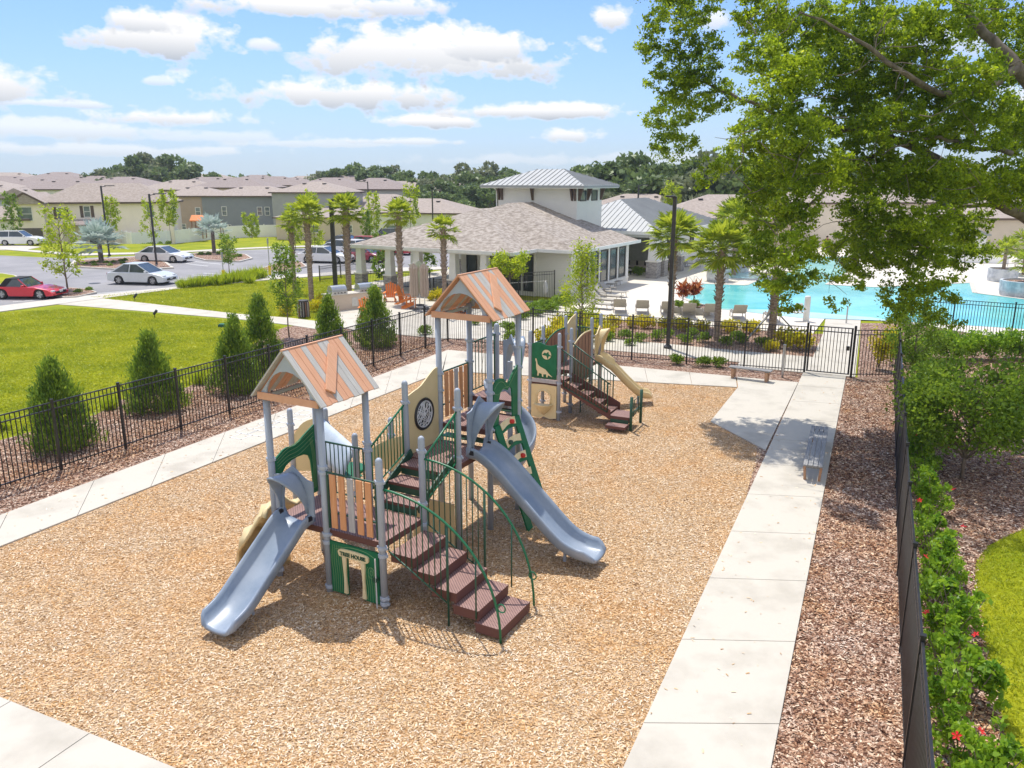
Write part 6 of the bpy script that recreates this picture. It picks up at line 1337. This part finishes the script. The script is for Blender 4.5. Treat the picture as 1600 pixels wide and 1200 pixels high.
# small tree and hedge right of the corner
airy('small dark-leaved holly-like tree standing in shaded bark right of the hedge',at(1503,748),2.75,1.75,'mid',17000,.1,.4,.15,50,clust=100,tr=.045,name='small_tree')
airy('sparse young tree leaning over the fence corner by the gate',at(1412,600)+Vector((.4,.3,0)),2.7,1.2,'mid',6000,.09,.25,.3,51,clust=34,tr=.035)
hd=shrub_proto('hedge_shrub','hib',.7,1.25,1300,.12,seed=9)
place(hd,[('green bush before the pool-side fence at the right',at(x,y),1.) for x,y in ((1445,563),(1470,560),(1495,565),(1520,562),(1548,563),(1572,560),(1598,563),(1625,566),(1430,575))],'right-hand pool hedge')
place(hd,[('dark green bush at the head of the hibiscus hedge',at(1436,640),.9),('dark bush second from the head of the hibiscus hedge',at(1445,612),.9)],'right-hand pool hedge')
# ---- the big live oak
oakT=thing('live_oak','huge spreading live oak whose limbs hang over the pool from the right','tree',(17.5,23,0)); B0=Vector((17.5,23,0))
def W_(px,py,Y): return atY(px,py,Y)-B0
rr=random.Random(12)
tk=MB().tube([(0,0,-.1),(0,.05,1.2),(-.15,.1,2.6),(-.3,.1,4.)],[.75,.55,.5,.48],14).build('trunk',M['greybark'],oakT,smooth=True)
lb=[([(-.3,.1,3.6),W_(1700,390,23),W_(1600,335,23),W_(1500,272,23.5),W_(1400,218,24),W_(1300,196,24.4),W_(1228,182,25),W_(1150,150,25.5),W_(1075,120,26)],[.4,.28,.2,.15,.115,.09,.07,.045,.02]),
([(-.3,.1,3.9),W_(1710,250,23),W_(1640,170,23),W_(1590,108,23),W_(1545,55,23.5),W_(1480,-10,24),W_(1440,-90,24)],[.4,.3,.22,.17,.13,.09,.05]),
([W_(1600,335,24),W_(1530,320,23.5),W_(1480,340,23.3),W_(1445,430,23),W_(1445,500,23)],[.1,.06,.04,.025,.01]),
([W_(1400,218,24),W_(1310,280,23),W_(1240,350,22.5),W_(1218,420,22.5),W_(1222,480,22.5)],[.06,.045,.03,.02,.01]),
([W_(1590,108,23),W_(1500,150,22.5),W_(1420,120,22),W_(1340,60,22),W_(1250,20,22)],[.13,.09,.07,.045,.02]),
([W_(1400,218,24),W_(1340,150,25),W_(1270,110,26),W_(1190,80,26.5)],[.08,.06,.04,.015]),
([(-.2,.2,4.),(1.5,1,6),(4,2,8.),(6.5,2.5,9)],[.4,.3,.18,.08]),([(-.2,0,4.),(.6,-2,7),(1.0,-4.5,9.5)],[.35,.2,.08]),([(-.2,.2,4),(-.2,.6,8),(.2,.5,11.5)],[.4,.24,.08]),
([W_(1580,240,22),W_(1500,225,22),W_(1440,215,22),W_(1380,240,22)],[.07,.05,.035,.015])]
for pts,rs in lb:
    q=smooth_path(pts,len(pts)*4); k=len(rs); rad=[]
    for i in range(len(q)): t=i/(len(q)-1)*(k-1); a=min(int(t),k-2); rad.append(rs[a]+(rs[a+1]-rs[a])*(t-a))
    for i,v in enumerate(q): q[i]=v+Vector((rr.uniform(-.06,.06),rr.uniform(-.06,.06),rr.uniform(-.06,.06)))
    MB().tube(q,rad,9).build('limb',M['greybark'],oakT,smooth=True)
cl=[(1055,35,45,50),(1050,110,42,45),(1085,150,40,40),(1045,185,40,30),(1055,228,34,28),(1100,88,32,40),(1130,150,30,26),(1012,70,16,28),(1040,-30,45,40),(1100,0,30,30),
(1122,255,24,22),(1138,236,22,16),(1098,278,14,20),(1190,22,40,34),(1182,85,34,28),(1250,50,60,46),(1330,38,60,44),(1400,55,58,46),(1470,28,52,36),(1550,30,55,42),
(1232,122,50,38),(1205,168,46,32),(1300,108,58,44),(1370,130,60,46),(1440,118,50,42),(1520,120,46,40),(1590,90,44,50),
(1180,212,38,28),(1250,205,54,38),(1320,192,58,42),(1390,198,58,42),(1460,190,58,44),(1540,190,56,46),(1600,205,40,54),
(1200,270,48,44),(1270,262,58,42),(1340,268,54,42),(1410,272,58,42),(1480,282,58,40),(1550,285,44,36),(1605,285,36,40),
(1190,330,40,44),(1242,325,38,36),(1192,392,30,34),(1242,388,36,36),(1208,440,34,30),(1246,440,18,22),(1225,478,18,18),
(1350,328,40,38),(1322,384,34,22),(1380,368,56,38),(1440,350,58,38),(1500,348,40,32),(1350,414,42,20),(1420,398,56,28),(1482,398,36,28),(1528,388,22,18),
(1330,442,26,10),(1292,432,36,10),(1440,438,46,20),(1402,460,26,26),(1440,480,36,24),(1390,492,18,18),(1470,462,20,28),(1482,500,22,14),(1302,470,9,18),(1265,425,16,12),
(1150,-60,60,40),(1300,-60,70,50),(1450,-60,70,50),(1580,-70,60,50),(1660,60,50,80),(1670,220,50,80),(1370,-150,150,50),(1560,-170,120,60)]
C=[]; g=np.random.default_rng(99)
for (x,y,rx,ry) in cl:
    Y=26 if x<1160 else 20.5+5*g.random(); 
    if y>415: Y=21.5
    c=np.array(W_(x,y,Y)); sx=rx/FPX*Y; sy=ry/FPX*Y; k=max(3,int(sx*sy*(88 if x<1160 or y>415 else 150)))
    if y<-40 or x>1640: k=int(k*.3)
    d=g.normal(size=(k,3)); d/=np.linalg.norm(d,axis=1)[:,None]; s_=d*(.25+.75*g.random((k,1))**.6)*np.array([sx,max(sx,.7)*1.3,sy])+c
    for q in s_: rr_=.12+.16*g.random(); C.append(ball(q,(rr_*1.2,rr_*1.2,rr_*.75),int(34+34*g.random()),.1))
for c,r in (((2,1,8),2.2),((5,2,9),2.2),((1,-4,9.5),2.2),((0,1,12),2.4),((3,-2,11),2.4),((-1,3,10),2.2),((6,0,8),2)):
    for k in range(60): d=g.normal(size=3); d/=np.linalg.norm(d); C.append(ball(np.array(c)+d*r*(.5+.5*g.random()),(.45,.45,.28),45,.1))
OC=np.vstack(C); leaves('crown',OC,.1,M['oak'],oakT,aspect=.5); print('oak leaves',len(OC))
tw=MB()
for i in range(110):
    x,y,_,_2=cl[rr.randrange(13,56)]; p=W_(x+rr.uniform(-40,40),y+rr.uniform(-30,30),rr.uniform(20.3,23)); q=[p]; d=Vector((rr.uniform(-1,1),rr.uniform(-.5,.5),rr.uniform(-.6,.8))).normalized()
    for k in range(4): d=(d+Vector((rr.uniform(-.5,.5),rr.uniform(-.4,.4),rr.uniform(-.4,.4)))).normalized(); q.append(q[-1]+d*.28)
    tw.tube(q,[.014,.012,.009,.007,.004],4)
tw.build('bare_twigs',M['greybark'],oakT,fix=False)['kind']='stuff'
# ---- background trees
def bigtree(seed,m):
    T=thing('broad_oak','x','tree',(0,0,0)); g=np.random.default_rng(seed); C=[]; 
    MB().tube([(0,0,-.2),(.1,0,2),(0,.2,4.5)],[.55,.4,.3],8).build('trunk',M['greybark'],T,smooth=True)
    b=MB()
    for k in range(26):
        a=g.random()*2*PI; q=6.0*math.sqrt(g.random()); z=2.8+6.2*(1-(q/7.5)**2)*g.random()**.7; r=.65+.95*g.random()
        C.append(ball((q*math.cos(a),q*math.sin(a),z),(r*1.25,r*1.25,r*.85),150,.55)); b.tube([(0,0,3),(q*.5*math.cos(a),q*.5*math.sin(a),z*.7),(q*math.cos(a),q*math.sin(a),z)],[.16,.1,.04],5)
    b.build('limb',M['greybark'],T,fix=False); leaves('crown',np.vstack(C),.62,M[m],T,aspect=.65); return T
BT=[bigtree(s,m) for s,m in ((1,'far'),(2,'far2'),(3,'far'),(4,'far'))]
BL=[(140,262,190),(180,246,188),(210,236,192),(240,242,190),(268,258,192),(298,274,215),(395,277,250),(425,272,240),(455,276,240),(490,272,230),(520,262,205),(550,250,200),(583,258,196),(615,264,205),(648,262,175),(675,266,168),(705,262,162),(735,264,160),(762,260,165),(795,268,160),(822,258,165),
(925,264,128),(950,252,124),(978,244,120),(1008,238,118),(1035,246,112),(1066,242,112),(1098,248,108),(1128,238,110),(1158,250,112),(1190,246,118),(940,280,110),(1075,282,104),(1020,284,110),(1240,250,125),(1300,250,125),(1370,255,125),(1450,255,120),(1520,258,118),(1590,255,116),(1660,262,118),(720,285,140),(755,288,135),(690,280,150)]
NB={}
for i,(x,ty,Y) in enumerate(sorted(BL)):
    z=atY(x,ty,Y).z; p=atY(x,0,Y); p.z=GZ(Y); z-=p.z; side='left tree clump on the skyline' if x<310 else ('wood behind the rooftops' if x<830 else 'wood behind the clubhouse and pool')
    NB[side]=NB.get(side,0)+1; lab=ORD[NB[side]-1]+' oak from the left in the '+side; sc=(max(.75,z/8.8)*1.05,)*2+(z/8.8,)
    t=BT[i%4]; sc=tuple(sc)
    if not t.get('used'): t['used']=1; t.location=p; t.scale=sc; t['label']=lab; t['group']='background oaks'
    else: dup(t,lab,p,i*1.1,sc,group='background oaks')
for x,ty,Y in ((-200,262,150),(-90,255,180),(-350,250,170)): pass
C=[]
g=np.random.default_rng(4)
for k in range(900): x=-420+g.random()*1100; Y=300+g.random()*60; C.append(ball((x,Y,1.5+7.0*g.random()*(.8+.2*math.sin(x*.05))),(3.5,3,2.2),12,.2))
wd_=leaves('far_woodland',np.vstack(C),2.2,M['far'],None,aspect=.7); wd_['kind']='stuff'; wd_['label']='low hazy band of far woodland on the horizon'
# grass of the near right-hand lawn
n=90000; gx=g.random(n*3)*16+4.5; gy=g.random(n*3)*14+5
poly=[at(*q) for q in ((2100,780),(1760,790),(1600,826),(1545,852),(1524,880),(1522,930),(1535,1000),(1560,1100),(1580,1200),(1600,1330),(1640,1500),(2600,1500),(2500,800))]
inside=np.zeros(len(gx),bool)
for i in range(len(poly)):
    a,b=poly[i],poly[(i+1)%len(poly)]; c=((a.y>gy)!=(b.y>gy))&(gx<(b.x-a.x)*(gy-a.y)/(b.y-a.y+1e-9)+a.x); inside^=c
gx=gx[inside][:n]; gy=gy[inside][:n]; C=np.stack([gx,gy,np.full(len(gx),.03)],1); print('grass',len(gx))
gr=leaves('lawn_grass',C,.075,M['blade'],None,aspect=.22,up=.8); gr['kind']='stuff'; gr['label']='short blades of the bright lawn at the right'
for nm,pp,n,sz,lb in (('lawn_grass',((-500,520),(0,489),(130,482),(370,502),(440,511),(430,516),(332,581),(294,603),(196,620),(150,646),(0,686),(-400,870)),190000,.11,'short grass of the big left-hand lawn'),('lawn_grass',((140,465),(275,451),(430,439),(560,432),(520,500),(450,496),(370,490)),50000,.14,'short grass of the upper lawn by the car park')):
    pl_=[at(*q) for q in pp]; xs=[q.x for q in pl_]; ys=[q.y for q in pl_]
    gx=RNG.uniform(min(xs),max(xs),n*2); gy=RNG.uniform(min(ys),max(ys),n*2); k_=inpoly(gx,gy,pl_); gx=gx[k_][:n]; gy=gy[k_][:n]
    o=leaves(nm,np.stack([gx,gy,np.full(len(gx),.025)],1),sz,M['blade'],None,aspect=.3,up=.5); o['kind']='stuff'; o['label']=lb; print('blades',len(gx))
# seated people far across the pool
def person(label,p,rz,shirt,skin=(.5,.3,.2),short=(.1,.12,.2),hairc=(.05,.03,.02)):
    T=thing('person',label,'person',p,rz); V=[(0,0,.5),(0,.02,.75),(0,.03,.98),(0,.02,1.1),(0,0,1.24),(-.2,.02,1.0),(-.27,-.12,.78),(-.22,-.34,.72),(.2,.02,1.0),(.27,-.12,.78),(.22,-.34,.72),(-.1,-.02,.5),(-.12,-.42,.5),(-.12,-.45,.08),(-.12,-.58,.05),(.1,-.02,.5),(.12,-.42,.5),(.12,-.45,.08),(.12,-.58,.05)]
    E_=[(0,1),(1,2),(2,3),(3,4),(2,5),(5,6),(6,7),(2,8),(8,9),(9,10),(0,11),(11,12),(12,13),(13,14),(0,15),(15,16),(16,17),(17,18)]; Rr=[.15,.14,.15,.06,.1,.065,.045,.035,.065,.045,.035,.09,.075,.045,.035,.09,.075,.045,.035]
    me=bpy.data.meshes.new('body'); me.from_pydata(V,E_,[]); o=bpy.data.objects.new('body',me); COL.objects.link(o); o.parent=T; md=o.modifiers.new('k','SKIN'); 
    for v,r_ in zip(me.skin_vertices[0].data,Rr): v.radius=(r_,r_)
    me.skin_vertices[0].data[0].use_root=True; o.modifiers.new('u','SUBSURF').levels=1; me.materials.append(mat('skin',skin,None,rough=.6))
    sk=mat('cloth',shirt,None,rough=.8); MB().tube([(0,.0,.52),(0,.02,.75),(0,.03,.98),(0,.03,1.04)],[.165,.155,.175,.09],12).build('shirt',sk,T,smooth=True)
    for s_ in (-1,1): MB().tube([(s_*.09,-.0,.5),(s_*.12,-.38,.5)],[.11,.09],10).build('trouser_leg',mat('shorts',short,None,rough=.8),T,smooth=True)
    MB().lathe((0,.015,1.16),[(.11,.0),(.125,.07),(.1,.15),(.03,.18)],12).build('hair',mat('hair',hairc,None,rough=.8),T,smooth=True)
def pchair(label,p,rz):
    T=thing('patio_chair',label,'chair',p,rz); MB().box((0,-.1,.4),(.55,.55,.05)).build('seat',M['sframe'],T); MB().box((0,.2,.7),(.55,.05,.55)).build('backrest',M['sframe'],T)
    for i in (-1,1):
        for j in (-.32,.15): MB().box((i*.24,j,.19),(.04,.04,.38)).build('leg',M['sframe'],T)
for (x,y,lab,sh) in ((1268,391,'seated person in a slate-blue shirt across the pool, left of the pair',(.1,.14,.25)),(1291,389,'seated person in a dark red top across the pool, right of the pair',(.2,.03,.05))):
    pchair('pale patio chair under the '+('left' if x<1280 else 'right')+' seated person',at(x,y)+Vector((0,0,.05)),R(10)); person(lab,at(x,y)+Vector((0,0,.05)),R(10),sh)
for o in list(bpy.data.objects):
    if 'used' in o: del o['used']

# ------------------------------------------------------------------ the air
hb=MB(); hb.box((0,370,14),(1500,900,30)); hz_=hb.build('haze',None); hz_['kind']='stuff'; hz_['label']='thin pale summer haze'
hm=bpy.data.materials.new('haze'); hm.use_nodes=True; t=hm.node_tree; t.nodes.clear(); pv=t.nodes.new('ShaderNodeVolumePrincipled'); pv.inputs['Color'].default_value=(.82,.9,1,1); pv.inputs['Density'].default_value=.0003; pv.inputs['Anisotropy'].default_value=.2
oo=t.nodes.new('ShaderNodeOutputMaterial'); t.links.new(pv.outputs[0],oo.inputs['Volume']); hz_.data.materials.append(hm); hm.cycles.homogeneous_volume=True if hasattr(hm.cycles,'homogeneous_volume') else None
